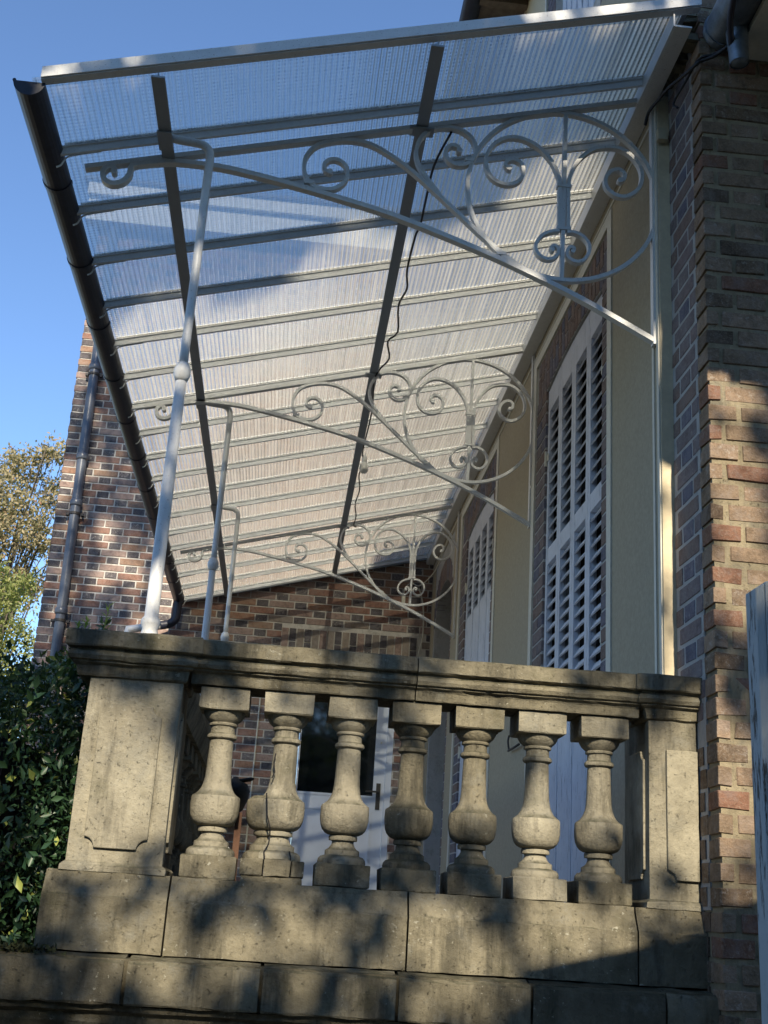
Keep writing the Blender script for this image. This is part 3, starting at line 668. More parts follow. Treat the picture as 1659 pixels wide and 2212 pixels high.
# windows
def shutter_bay(dy, upper_only, full):
    ya, yb = 1.075 + dy, 2.305 + dy; zt = 2.835
    fm = MB()
    for (y0, y1) in ((.885 + dy, .955 + dy), (2.545 + dy, 2.62 + dy)): fm.box((XF - .007, y0, -.05), (XF + .1, y1, 3.158))
    fm.box((XF - .0065, .955 + dy, 3.095), (XF + .1, 2.545 + dy, 3.157)); fm.build('window_surround', 'trim', hs)
    mo = MB(); mo.box((XF + .006, .955 + dy, -.05), (XF + .3, ya, 2.83)); mo.box((XF + .006, yb, -.05), (XF + .3, 2.545 + dy, 2.83))
    n = 12
    def arc(t): return zt + .042 * (1 - (2 * t - 1) ** 2)
    for i in range(n):
        t0, t1 = i / n, (i + 1) / n; y0, y1 = ya + (yb - ya) * t0, ya + (yb - ya) * t1
        mo.hexa([(XF + .006, y0, arc(t0)), (XF + .3, y0, arc(t0)), (XF + .3, y1, arc(t1)), (XF + .006, y1, arc(t1))], [(XF + .006, y0, 3.095), (XF + .3, y0, 3.095), (XF + .3, y1, 3.095), (XF + .006, y1, 3.095)])
    mo.box((XF + .006, .955 + dy, 2.83), (XF + .3, ya, 3.095)); mo.box((XF + .006, yb, 2.83), (XF + .3, 2.545 + dy, 3.095))
    mo.build('window_brickwork_joint', 'mortar3', hs)
    stuff = MB()
    def put(y0, y1, z0, z1, mat):
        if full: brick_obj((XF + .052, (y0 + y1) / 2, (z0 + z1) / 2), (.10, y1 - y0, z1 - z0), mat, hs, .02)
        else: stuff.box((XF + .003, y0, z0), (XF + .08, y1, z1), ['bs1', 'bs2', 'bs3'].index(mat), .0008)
    for (a, b, side) in ((.957 + dy, ya + .002, 0), (yb - .002, 2.543 + dy, 1)):
        z = -.04 if not full else .80; k = 0
        while z < 2.80:
            mt = random.choice(['bs1', 'bs1', 'bs2', 'bs3'])
            if side == 0 or k % 2 == 0: put(a, b, z, z + .062, mt)
            else:
                put(a, a + .10, z, z + .062, mt); put(a + .112, b, z, z + .062, random.choice(['bs2', 'bs1']))
            z += .0735; k += 1
    if full: 
        for (a, b) in ((.957 + dy, ya + .002), (yb - .002, 2.543 + dy)):
            z = -.04
            while z < .79: stuff.box((XF + .003, a, z), (XF + .08, b, z + .062), random.choice([0, 0, 1, 2]), .0008); z += .0735
    N = 21
    for i in range(N):                       # soldier course above the opening, two bricks high
        y0 = .985 + dy + (1.535) * i / N; y1 = y0 + 1.535 / N - .011; t = ((y0 + y1) / 2 - ya) / (yb - ya)
        zb = arc(min(1, max(0, t))) + .004; h = 3.088 - zb; cut = zb + h * (.45 if i % 2 else .68)
        put(y0, y1, zb, cut - .008, random.choice(['bs1', 'bs2', 'bs3'])); 
        if not full or i % 2 == 0: put(y0, y1, cut, 3.088, random.choice(['bs1', 'bs2']))
        else: put(y0, y1, cut, 3.088, 'bs3')
    if stuff.v:
        stuff.build('window_brickwork', ['bs1', 'bs2', 'bs3'], hs, kind='stuff')
    MB().box((XF + .16, ya, -.05), (XF + .2, yb, 2.86)).build('dark_backing', 'dark', hs)  # near-black backing paints in the darkness behind the louvres
    # four folding shutter panels
    pw = (yb - ya) / 4; xs = XF + .018
    for p in range(4):
        y0 = ya + p * pw + .002; y1 = y0 + pw - .004; s = .042
        t0, t1 = (y0 - ya) / (yb - ya), (y1 - ya) / (yb - ya); zt0, zt1 = arc(t0) - .004, arc(t1) - .004
        fr = MB(); zl = .96 if not upper_only else 2.16
        if not upper_only: zm0, zm1 = (1.785, 1.875)
        else: zm0 = zm1 = None
        ztop = 2.70
        fr.box((xs, y0, -.03), (xs + .034, y0 + s, ztop)); fr.box((xs, y1 - s, -.03), (xs + .034, y1, ztop))
        fr.hexa([(xs, y0, ztop), (xs + .034, y0, ztop), (xs + .034, y1, ztop), (xs, y1, ztop)], [(xs, y0, zt0), (xs + .034, y0, zt0), (xs + .034, y1, zt1), (xs, y1, zt1)])
        fr.box((xs + .003, y0 + s, -.03), (xs + .030, y1 - s, zl))
        if zm0: fr.box((xs + .001, y0 + s, zm0), (xs + .033, y1 - s, zm1))
        sp = fr.build('shutter_panel', 'shutter', hs)
        zones = [(zl, ztop)] if not zm0 else [(zl, zm0), (zm1, ztop)]
        for (za, zb_) in zones:
            z = za + .020
            while z < zb_ - .012:
                o = MB().hexa([(xs + .001, y0 + s, z - .026), (xs + .008, y0 + s, z - .030), (xs + .036, y0 + s, z + .014), (xs + .029, y0 + s, z + .018)],
                              [(xs + .001, y1 - s, z - .026), (xs + .008, y1 - s, z - .030), (xs + .036, y1 - s, z + .014), (xs + .029, y1 - s, z + .018)])
                louvre(o, sp); z += .0655
        if p in (0, 3):
            yy = y0 - .004 if p == 0 else y1 + .004
            for zh in (1.13, 2.42):
                MB().tube([(xs - .008, yy, zh - .045), (xs - .008, yy, zh + .045)], .009, 8).box((xs - .006, min(yy, yy + (.05 if p == 0 else -.05)), zh - .018), (xs - .001, max(yy, yy + (.05 if p == 0 else -.05)), zh + .018)).build('hinge', 'trim', sp)
LV = {}
def louvre(mb, parent):
    me = bpy.data.meshes.new('louvre'); vs = mb.v; c = Vector(vs[0])
    key = tuple(round(v[k] - vs[0][k], 4) for v in vs for k in range(3))
    if key not in LV:
        me.from_pydata([tuple(Vector(v) - c) for v in vs], [], mb.f); me.materials.append(M_['shutter']); me.update(); LV[key] = me
    o = bpy.data.objects.new('louvre', LV[key]); COL.objects.link(o); o.location = c; adopt(o, parent)
shutter_bay(0.0, False, True); shutter_bay(2.92, True, False)
# third opening in the corner: arched brick reveal with a dark doorway
mb = MB(); mb.box((XF + .006, 5.93, -.05), (XF + .3, 6.02, 3.15)); mb.box((XF + .006, 7.14, -.05), (XF + .3, 7.20, 3.15))
for i in range(10):
    t0, t1 = i / 10, (i + 1) / 10; A = lambda t: 2.52 + .30 * math.sqrt(max(0, 1 - (2 * t - 1) ** 2)); y0, y1 = 6.02 + 1.12 * t0, 6.02 + 1.12 * t1
    mb.hexa([(XF + .006, y0, A(t0)), (XF + .3, y0, A(t0)), (XF + .3, y1, A(t1)), (XF + .006, y1, A(t1))], [(XF + .006, y0, 3.15), (XF + .3, y0, 3.15), (XF + .3, y1, 3.15), (XF + .006, y1, 3.15)])
mb.build('corner_arch_joint', 'mortar3', hs)
st = MB()
z = -.04
while z < 2.5:
    st.box((XF + .003, 5.932, z), (XF + .08, 6.022, z + .062), random.randrange(3)); st.box((XF + .02, 6.024, z), (XF + .13, 6.028, z + .062), random.randrange(3)); z += .0735
for i in range(24):
    t = (i + .5) / 24; y = 5.94 + 1.25 * t; tt = min(1, max(0, (y - 6.02) / 1.12)); zb = 2.525 + .30 * math.sqrt(max(0, 1 - (2 * tt - 1) ** 2))
    st.box((XF + .003, y - .021, zb), (XF + .08, y + .021, zb + .20), random.randrange(3), .001)
st.build('corner_arch_bricks', ['bs1', 'bs2', 'bs3'], hs, kind='stuff')
MB().box((XF + .26, 6.02, -.05), (XF + .29, 7.14, 2.85)).build('dark_doorway', 'dark', hs)  # near-black panel stands in for the unlit depth of the opening
# brick pier: side face x=1.921 and front face y=-.2
mb = MB(); mb.box((1.929, -.1955, GZ), (2.3, .1855, 6.43)); mb.box((2.3, -.1955, GZ), (4.6, .30, 6.43)); mb.build('corner_wall_joint', 'mortar2', hs)
MB().box((1.9235, -.098, .0), (1.9285, .185, 6.42)).build('side_joint', 'mortar3', hs)
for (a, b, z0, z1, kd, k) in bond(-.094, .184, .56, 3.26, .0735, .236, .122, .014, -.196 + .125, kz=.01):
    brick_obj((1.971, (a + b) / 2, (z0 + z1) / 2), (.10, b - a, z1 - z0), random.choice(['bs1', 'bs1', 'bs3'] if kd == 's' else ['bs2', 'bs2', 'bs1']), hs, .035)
far = MB()
for (a, b, z0, z1, kd, k) in bond(-.094, .184, -1.5, .55, .0735, .236, .122, .014, -.196 + .125, kz=.01):
    far.box((1.921, a, z0), (2.0, b, z1), 2, .002)
for (a, b, z0, z1, kd, k) in bond(1.9205, 4.5, -1.5, 6.4, .0735, .236, .122, .017, 1.9205 - .118, kz=.01):
    big = a < 2.16 and -.5 < z0 < 3.2
    if big:
        pr = random.uniform(-.004, .004)
        brick_obj(((a + b) / 2, -.150 + pr, (z0 + z1) / 2), (b - a, .10, z1 - z0), random.choice(['bn1', 'bn1', 'bn2', 'bn1', 'bn3']), hs, .06, tilt=.03)
    else: far.box((a, -.2, z0), (b, -.12, z1), random.randrange(3), .002)
for (a, b, z0, z1, kd, k) in bond(-.094, .184, 3.27, 6.4, .0735, .236, .122, .014, -.196 + .125, kz=.01):
    far.box((1.921, a, z0), (2.0, b, z1), random.randrange(3), .001)
far.build('corner_brickwork', ['bn1', 'bn2', 'bn3'], hs, kind='stuff')
# rubble patch where the canopy flashing meets the corner
rb = MB()
for i in range(26):
    y = random.uniform(-.19, .16); z = 3.30 + random.uniform(-.05, .10); r = random.uniform(.012, .035)
    rb.box((1.895 - r, y - r, z - r), (1.935, y + r, z + r), 0, r * .35)
rb.build('broken_mortar', 'stoned', hs, kind='stuff')
# upper window bays
for dy in (0.0, 2.92):
    up = MB(); up.box((XF + .006, .90 + dy, 4.55), (XF + .3, 1.14 + dy, 6.43)); up.box((XF + .006, 2.26 + dy, 4.55), (XF + .3, 2.50 + dy, 6.43)); up.box((XF + .006, 1.14 + dy, 4.55), (XF + .3, 2.26 + dy, 4.70)); up.box((XF + .006, 1.14 + dy, 6.2), (XF + .3, 2.26 + dy, 6.43))
    up.build('upper_window_joint', 'mortar', hs); q = MB()
    for (y0, y1) in ((.905 + dy, 1.138 + dy), (2.262 + dy, 2.495 + dy)):
        z = 4.56; k = 0
        while z < 6.4: q.box((XF + .002, y0, z), (XF + .08, y0 + (.11 if k % 2 else .233), z + .061), random.randrange(3)); k += 1; z += .0735
        z = 4.56; k = 0
        while z < 6.4:
            if k % 2: q.box((XF + .002, y0 + .122, z), (XF + .08, y1, z + .061), random.randrange(3))
            k += 1; z += .0735
    q.build('upper_brickwork', ['bs1', 'br_dark', 'bs2'], hs, kind='stuff')
    MB().box((XF - .01, .86 + dy, 4.5), (XF - .001, .90 + dy, 6.43)).build('upper_trim', 'trim', hs); MB().box((XF - .01, 2.50 + dy, 4.5), (XF - .001, 2.54 + dy, 6.43)).build('upper_trim', 'trim', hs)
    sh = MB(); sh.box((XF + .05, 1.14 + dy, 4.70), (XF + .08, 2.26 + dy, 6.2)); so_ = sh.build('upper_shutter', 'shutter', hs)
    for i in range(8): MB().box((XF + .042, 1.16 + dy + i * .14, 4.72), (XF + .0495, 1.25 + dy + i * .14, 6.18)).build('shutter_board', 'shutter', so_)
# eave with gutter
MB().box((1.50, 1.3, 6.431), (2.6, 7.42, 6.47)).build('eave_soffit', 'soffit', hs)
for i in range(20): MB().box((1.52, 1.4 + i * .30, 6.36), (1.874, 1.46 + i * .30, 6.43)).build('rafter_end', 'soffit', hs)
MB().tube([(1.475, 1.3, 6.44), (1.475, 8.9, 6.44)], .07, 14).build('eave_gutter', 'gutter', hs, smooth=True)
MB().hexa([(1.46, 1.3, 6.475), (4.6, 1.3, 6.475), (4.6, 9.4, 6.475), (1.46, 9.4, 6.475)], [(1.46, 1.3, 6.52), (3.4, 1.3, 8.2), (3.4, 9.4, 8.2), (1.46, 9.4, 6.52)]).build('roof', 'roof', hs)
# shutter stay (black iron hook on the render) and hinge box near corner
MB().tube(smooth_pts([(1.860, 3.055, .965), (1.853, 3.050, .93), (1.858, 3.045, .885), (1.853, 3.03, .872)], 4), .006, 6).tube([(1.855, 3.045, .874), (1.850, 2.86, .868), (1.850, 2.70, .868)], .007, 6).build('shutter_stay', 'iron', hs, smooth=True)
MB().box((1.866, .150, 3.02), (1.905, .176, 3.075)).build('cable_clip', 'plaster_up', hs)

# ---------------------------------------------------------------- brick wing across the far end (plane y = 7.426)
wg = thing('brick_wing', (0, 8, GZ), 'red brick wing with dark headers closing the far end of the terrace', 'house')
YF = 7.426
DX0, DX1, DZ1 = .640, 1.580, 2.285
mb = MB(); mb.box((-1.845, YF + .006, GZ), (DX0, YF + .5, 6.75)); mb.box((DX1, YF + .006, GZ), (2.4, YF + .5, 6.75)); mb.box((DX0, YF + .006, DZ1), (DX1, YF + .5, 6.75))
mb.box((-1.8445, YF + .5, GZ), (-1.4, YF + 5, 6.7499)); mb.build('wing_joint', 'mortar', wg)
PAL = ['br_red', 'br_brown', 'br_orange', 'br_dark', 'br_pale']
field = MB(); cnt = 0
def wing_color(kd, k, x, z):
    if kd == 'h': return random.choices([3, 3, 3, 1], [6, 3, 2, .6])[0]
    if z < 2.62 and x > .35: return random.choices([1, 4, 0], [3, 2.4, 1])[0]
    return random.choices([0, 1, 2, 3], [4, 3.2, 2, .25])[0]
SOL = (.44, 1.80, DZ1, DZ1 + .205)
for (a, b, z0, z1, kd, k) in bond(-1.855, 1.874, -1.5, 6.72, .0735, .247, .122, .0125, -1.481 - .247, ((DX0, DX1, -9, DZ1), SOL), kz=2.9002):
    xm, zm = (a + b) / 2, (z0 + z1) / 2; ci = wing_color(kd, k, xm, zm)
    vis = (xm < -.62 and 2.42 < zm < 4.75 and zm < 2.62 + (-.62 - xm) * 99) or (.1 < xm < 1.5 and 2.52 < zm < 2.74)
    vis = vis and not (xm > -1.5 and zm > 4.4)
    if a < -1.85: a -= .004
    if vis and cnt < 298:
        brick_obj((xm, YF + .05, zm), (b - a, .10, z1 - z0), PAL[ci], wg, .025, tilt=.008); cnt += 1
    else: field.box((a, YF + random.uniform(-.0015, .0015), z0), (b, YF + .05, z1), ci, .0007)
for (a, b, z0, z1, kd, k) in bond(YF + .03, YF + 4.9, 0, 6.7, .0735, .247, .122, .011, YF - .1, kz=2.9002):
    field.box((-1.857, a, z0), (-1.80, b, z1), wing_color(kd, k, -1.8, z0), .0007, skip=(1,))
x = SOL[0] + .005; i = 0
while x < SOL[1] - .05:                     # soldier course over the door
    w = .062; ca = [4, 3][i % 2] if i % 5 else 1
    if ca == 3: field.box((x, YF - .003, DZ1 + .078), (x + w, YF + .05, DZ1 + .198), 3, .001); field.box((x, YF - .003, DZ1 + .006), (x + w, YF + .05, DZ1 + .067), 3, .001)
    else: field.box((x, YF - .003, DZ1 + .006), (x + w, YF + .05, DZ1 + .198), ca, .001)
    x += w + .011; i += 1
field.build('brickwork', PAL, wg, kind='stuff')
MB().box((-1.98, YF - .16, 6.62), (2.6, YF - .02, 6.98)).box((-1.99, YF - .22, 6.90), (2.6, YF - .165, 7.04)).build('cornice', 'cornice', wg)
MB().hexa([(-2.05, YF - .26, 7.05), (3, YF - .26, 7.05), (3, YF + 5.4, 7.05), (-2.05, YF + 5.4, 7.05)], [(-2.0, YF - .2, 7.12), (3, YF - .2, 7.12), (3, YF + 2.6, 8.6), (-2.0, YF + 2.6, 8.6)]).build('roof', 'roof', wg)
MB().tube([(.29, YF - .006, -.05), (.30, YF - .006, 2.28)], .008, 6).build('joint_strip', 'trim', wg)
# white half-glazed door
df = MB(); df.box((DX0, YF + .03, -.05), (DX0 + .055, YF + .13, DZ1)); df.box((DX1 - .055, YF + .03, -.05), (DX1, YF + .13, DZ1)); df.box((DX0 + .055, YF + .03, DZ1 - .055), (DX1 - .055, YF + .13, DZ1))
fo = df.build('door_frame', 'white', wg)
dx0, dx1 = DX0 + .058, DX1 - .058; gl0, gl1 = dx0 + .015, dx1 - .105
dl = MB(); y0, y1 = YF + .045, YF + .095
dl.box((dx0, y0, -.04), (dx1, y1, .955)); dl.box((dx0, y0, .955), (gl0, y1, 2.225)); dl.box((gl1, y0, .955), (dx1, y1, 2.225)); dl.box((gl0, y0, 2.12), (gl1, y1, 2.225))
do = dl.build('door_leaf', 'white', wg)
MB().box((gl0, YF + .062, .955), (gl1, YF + .072, 2.12)).build('door_pane', 'door_glass', do)
MB().box((gl0 - .0, YF + .036, .945), (gl1 + .01, YF + .0445, .965)).box((dx0 + .03, YF + .037, .815), (dx1 - .11, YF + .0445, .828)).box((dx1 - .125, YF + .037, .02), (dx1 - .11, YF + .0445, .815)).build('door_moulding', 'white', do)
MB().box((dx1 - .075, YF + .036, .845), (dx1 - .035, YF + .0445, 1.085)).tube([(dx1 - .055, YF + .04, 1.005), (dx1 - .055, YF + .0, 1.005), (dx1 - .175, YF - .002, 1.0)], .009, 8).build('door_handle', 'iron', do, bevel=.002)
MB().box((dx1 - .06, YF + .0362, 1.45), (dx1 - .045, YF + .0444, 1.47)).build('door_mark', 'trim', do)

# ---------------------------------------------------------------- drainpipe on the wing
dpp = thing('drainpipe', (-1.62, 7.34, 0), 'blue-grey plastic drainpipe with socket joints fixed down the left of the brick wing', 'drainpipe')
def px(z): return -1.640 + (z - 2.24) * (-.012)
MB().tube([(px(-1.5), 7.355, -1.5), (px(2.5), 7.355, 2.5), (px(5.03), 7.355, 5.03), (px(5.3), 7.36, 5.3), (px(6.8), 7.36, 6.75)], .047, 18).build('pipe', 'pipe', dpp, smooth=True)
for z in (2.42, 3.98, 3.48 + .02, 4.95):
    c = MB().tube([(px(z), 7.355, z), (px(z), 7.355, z + .012), (px(z), 7.355, z + .05), (px(z), 7.355, z + .062)], [.054, .060, .060, .054], 18).build('socket', 'pipe', dpp, smooth=True)
for z in (2.36, 3.42, 4.9):
    MB().tube([(px(z), 7.355, z - .012), (px(z), 7.355, z + .012)], .056, 16).box((px(z) - .085, 7.36, z - .012), (px(z) - .058, 7.40, z + .012)).box((px(z) + .058, 7.36, z - .012), (px(z) + .085, 7.40, z + .012)).build('clamp', 'iron', dpp)

# ---------------------------------------------------------------- cables and lamp under the canopy
cab = [(1.02, .245, 3.01), (.981, .497, 3.018), (.977, .764, 3.012), (.978, .977, 3.016), (.965, 1.08, 3.01), (.959, 1.368, 2.995), (.978, 1.549, 2.99), (.955, 1.758, 3.0), (.982, 2.061, 3.0), (.938, 2.178, 2.995), (.968, 2.413, 3.005), (.930, 2.585, 3.015), (.905, 2.62, 2.975)]
tag(MB().tube(smooth_pts(cab, 4), .0055, 7).build('electric_cable', 'black', None, smooth=True), 'black electric cable sagging along the upper purlin under the near glass panes', 'cable')
lamp = thing('hanging_bulb', (.945, 4.2, 3.05), 'bare white bulb in a socket hanging from the canopy purlin on a black wire', 'light bulb')
MB().tube(smooth_pts([(.90, 2.66, 2.985), (.93, 3.2, 2.99), (.925, 3.8, 3.0), (.935, 4.15, 3.05), (.955, 4.2, 3.12), (.955, 4.2, 3.07)], 5), .005, 6).build('wire', 'black', lamp, smooth=True)
MB().lathe([(.010, 0), (.018, -.01), (.019, -.05), (.016, -.055)], (.955, 4.2, 3.075), 14).build('socket', 'metal', lamp, smooth=True)
MB().lathe([(.014, .03), (.020, .015), (.029, -.005), (.033, -.028), (.029, -.048), (.016, -.061), (.003, -.065)], (.955, 4.2, 3.0), 16).build('bulb', 'bulb', lamp, smooth=True)
tag(MB().tube(smooth_pts([(.955, 4.22, 3.04), (.93, 4.32, 2.965), (.96, 4.7, 2.99), (.95, 5.05, 2.985), (.975, 5.3, 2.97), (.975, 5.6, 2.99), (1.0, 5.68, 3.0)], 5), .005, 6).build('electric_cable', 'black', None, smooth=True), 'thin black cable drooping between the hanging bulb and the farthest scroll bracket', 'cable')
tag(MB().tube(smooth_pts([(2.02, -.33, 3.14), (1.97, -.26, 3.12), (1.925, -.215, 3.12), (1.90, -.21, 3.10), (1.885, -.10, 3.13), (1.87, .02, 3.17), (1.862, .12, 3.19), (1.85, .22, 3.20), (1.845, .26, 3.16)], 5), .007, 8)
    .tube(smooth_pts([(2.00, -.30, 3.13), (1.96, -.24, 3.135), (1.915, -.21, 3.13), (1.90, -.12, 3.11), (1.89, .02, 3.10), (1.885, -.04, 3.03)], 5), .005, 8)
    .build('electric_cable', 'black', None, smooth=True), 'pair of black cables looping round the brick corner above the canopy channel', 'cable')
tag(MB().tube(smooth_pts([(1.85, 6.1, 3.14), (1.80, 6.6, 2.95), (1.74, 7.3, 2.98), (1.66, 7.40, 3.02), (1.60, 7.405, 2.96), (1.60, 7.40, 2.86)], 5), .006, 6).box((1.575, 7.385, 2.80), (1.61, 7.415, 2.90))
    .tube(smooth_pts([(1.74, 7.40, 2.98), (1.79, 7.405, 2.8), (1.80, 7.40, 2.5), (1.76, 7.40, 2.3)], 5), .007, 6).build('electric_cable', 'trim', None, smooth=False), 'pale cable and small junction box on the dark far brick corner', 'cable')

# ---------------------------------------------------------------- lean-to roof edge with zinc gutter, top right
lt = thing('lean_to_roof_edge', (2.6, -1.1, 3.2), 'zinc gutter with short open outlet at the lean-to roof edge, top right brick corner', 'gutter')
gm = MB(); gm.tube([(2.005, -.225, 3.245), (2.005, -.232, 3.245), (2.005, -1.0, 3.25), (2.005, -2.6, 3.27)], .078, 20); gz_ = gm.build('zinc_gutter', 'zinc', lt, smooth=True)
MB().tube([(2.005, -.245, 3.245), (2.005, -.262, 3.245)], .083, 20).tube([(2.005, -.60, 3.247), (2.005, -.617, 3.247)], .083, 20).build('gutter_band', 'zinc', gz_)
ol = MB(); ol.tube([(2.022, -.33, 3.19), (2.024, -.33, 3.10), (2.028, -.33, 3.03)], [.043, .038, .036], 16, caps=False); ol.tube([(2.028, -.33, 3.032), (2.024, -.33, 3.10), (2.022, -.33, 3.18)], [.033, .035, .035], 16, caps=True); ol.build('outlet', 'zinc', gz_, smooth=True)
MB().box((2.06, -2.6, 3.16), (3.6, -.205, 3.19)).build('soffit', 'trim', lt)
MB().hexa([(2.04, -2.6, 3.19), (3.6, -2.6, 3.19), (3.6, -.205, 3.19), (2.04, -.205, 3.19)], [(2.04, -2.6, 3.30), (3.6, -2.6, 3.9), (3.6, -.205, 3.9), (2.04, -.205, 3.30)]).build('roof_slab', 'roof', lt)
MB().tube(smooth_pts([(2.0, -.33, 3.10), (1.955, -.45, 3.16), (1.93, -.7, 3.21), (1.925, -1.2, 3.24)], 4), .012, 8).build('gutter_strap', 'gutter', lt, smooth=True)

# ---------------------------------------------------------------- weathered gate board, right edge
gp = thing('weathered_gate', (1.9, -2.3, GZ), 'tall wooden gate edge with flaking grey-blue paint at the right foreground', 'gate')
x0 = 1.2165; 
mb = MB(); vs = []; n = 40; ztop, zbot = .415, GZ
pr = [(0, 0), (.014, -.004), (.018, 0), (.019, .018), (.0, .020)]
MB().hexa([(x0 + .006, -2.300, zbot), (x0 + .016, -2.310, zbot), (x0 + .016, -2.26, zbot), (x0 + .006, -2.26, zbot)], [(x0, -2.300, ztop - .004), (x0 + .010, -2.310, ztop + .001), (x0 + .010, -2.26, ztop + .001), (x0, -2.26, ztop - .004)]).build('board', 'post', gp, bevel=.0015)
MB().hexa([(x0 + .0165, -2.312, zbot), (x0 + .085, -2.312, zbot), (x0 + .085, -2.27, zbot), (x0 + .0165, -2.27, zbot)], [(x0 + .0105, -2.312, ztop + .004), (x0 + .08, -2.312, ztop + .012), (x0 + .08, -2.27, ztop + .012), (x0 + .0105, -2.27, ztop + .004)]).build('board', 'post', gp, bevel=.002)
for i in range(7):
    MB().box((x0 + .088 + i * .115, -2.308, GZ + .05), (x0 + .200 + i * .115, -2.275, .42)).build('board', 'post', gp, bevel=.002)

# ---------------------------------------------------------------- small dark stove and stand behind the first baluster
sto = thing('garden_stove', (.40, .62, -.05), 'dark cast iron pot on a rusty brown stand behind the first two balusters', 'stove')
MB().lathe([(.02, .0), (.035, .01), (.052, .05), (.055, .08), (.045, .105), (.02, .115), (.008, .13)], (.385, .62, .245), 18).build('pot', 'iron', sto, smooth=True)
MB().tube(smooth_pts([(.385, .62, .352), (.41, .615, .362), (.452, .61, .371)], 3), [.010] * 3 + [.008] * 3 + [.003], 8).build('pot_spout', 'iron', sto, smooth=True)
MB().box((.398, .60, -.05), (.420, .63, .245), 0, .002).build('stand', 'rust', sto)
MB().tube(smooth_pts([(.365, .59, .16), (.352, .585, .13), (.365, .585, .108), (.385, .585, .12)], 4), .004, 6).build('hook', 'metal', sto, smooth=True)

# ---------------------------------------------------------------- foliage
def leaf_cloud(P, L0, L1, wr, updir=0.3, droop=0.0):
    n = len(P); D = rdir(n); D[:, 2] += updir; D /= np.linalg.norm(D, axis=1)[:, None]
    N = rdir(n); N[:, 2] += .5; N -= D * np.sum(N * D, 1)[:, None]; N /= np.linalg.norm(N, axis=1)[:, None]
    L = rng.uniform(L0, L1, n); return leaf_faces(P, D, N, L, L * wr)
# laurel hedge
hd = thing('laurel_hedge', (-.9, 1.2, GZ), 'dense dark green laurel hedge against the left pier of the balustrade', 'hedge')
def hedge_pts(n, near=False):
    n2 = n * 3; P = np.empty((n * 3, 3)); P[:, 0] = rng.uniform(-1.3, -.11, n * 3); P[:, 1] = rng.uniform(-.02, 1.3, n * 3); P[:, 2] = rng.uniform(-.7, 1.0, n * 3)
    top = .745 + .10 * np.sin(P[:, 0] * 5 + 1) + .06 * np.sin(P[:, 1] * 7 + P[:, 0] * 11) + .06 * (P[:, 1])
    front = .02 + .05 * np.sin(P[:, 0] * 9 + P[:, 2] * 6) + .05 * np.sin(P[:, 2] * 12 + 2)
    right = -.125 + .03 * np.sin(P[:, 2] * 10) - .02
    d = np.minimum(np.minimum(top - P[:, 2], P[:, 1] - front), right - P[:, 0] + .02)
    ok = (d > 0) & (d < .28); P = P[ok]; d = d[ok]
    keep = rng.random(len(P)) < np.clip(1.1 - d / .3, .15, 1); return P[keep][:n]
P = hedge_pts(34000); v, f = leaf_cloud(P, .018, .040, .46, .5)
fo_ = bpy.data.objects.new('foliage', np_mesh('foliage', v, f, 'leaf_h')); COL.objects.link(fo_); adopt(fo_, hd); fo_['kind'] = 'stuff'
core = MB()
for i in range(60):
    c = (random.uniform(-1.9, -.34), random.uniform(.35, 1.5), random.uniform(-1.4, .36)); r = random.uniform(.10, .16); core.box([q - r for q in c], [q + r for q in c], 0, r * .3)
core.box((-1.9, .30, GZ), (-.36, 1.5, .40), 0, .04); core.build('dark_core', 'dark', hd, kind='stuff')  # near-black boxes stand for the dark hedge inside and keep sky out
LM = []
for s in range(4):
    Lh = .028 + .009 * s; vv, ff = leaf_faces(np.zeros((1, 3)), np.array([[0, 0, 1.]]), np.array([[0, -1., 0]]), np.array([Lh]), np.array([Lh * .44]))
    LM.append(np_mesh('leaf', vv, ff, 'leaf_h'))
for i in range(290):
    z = random.uniform(-.30, .62); x = random.uniform(-.50, -.15); y = random.uniform(-.06, .04) + .05 * math.sin(x * 9 + z * 6)
    o = bpy.data.objects.new('leaf', LM[i % 4]); COL.objects.link(o); o.location = (x, y, z)
    o.rotation_euler = (random.uniform(-.9, .9), random.uniform(-1.4, 1.4), random.uniform(-1.2, 1.2)); adopt(o, hd)
# trees behind
def tree(name, loc, label, height, trunk_r, blobs, n, L, mat, up=.1, twigs=30):
    t = thing(name, loc, label, 'tree'); b = Vector(loc)
    mb = MB(); mb.tube([b, b + Vector((.1, 0, height * .3)), b + Vector((0, .1, height * .62))], [trunk_r, trunk_r * .75, trunk_r * .4], 10)
    for i in range(twigs):
        c, r = random.choice(blobs); c = Vector(c); e = c + Vector([random.gauss(0, .45) * r for _ in range(3)])
        s = b + Vector((0, .05, height * random.uniform(.25, .6))); m = s.lerp(e, .5) + Vector((0, 0, .06 * height))
        mb.tube(smooth_pts([s, m, e], 3), [trunk_r * q for q in (.16, .13, .11, .09, .07, .05, .03)], 6)
    mb.build('trunk', 'bark', t, smooth=True)
    Ps = []
    tot = sum(r ** 2 for _, r in blobs)
    for c, r in blobs:
        k = int(n * r ** 2 / tot); cl = rng.normal(size=(max(4, k // 26), 3)); cl /= np.linalg.norm(cl, axis=1)[:, None]; cl *= (rng.random((len(cl), 1)) ** .4) * r
        pk = cl[rng.integers(0, len(cl), k)] + rng.normal(size=(k, 3)) * r * .14; Ps.append(pk + np.array(c))
    v, f = leaf_cloud(np.concatenate(Ps), L * .7, L * 1.3, .5, up)
    o = bpy.data.objects.new('crown', np_mesh('crown', v, f, mat)); COL.objects.link(o); adopt(o, t); o['kind'] = 'stuff'
    return t
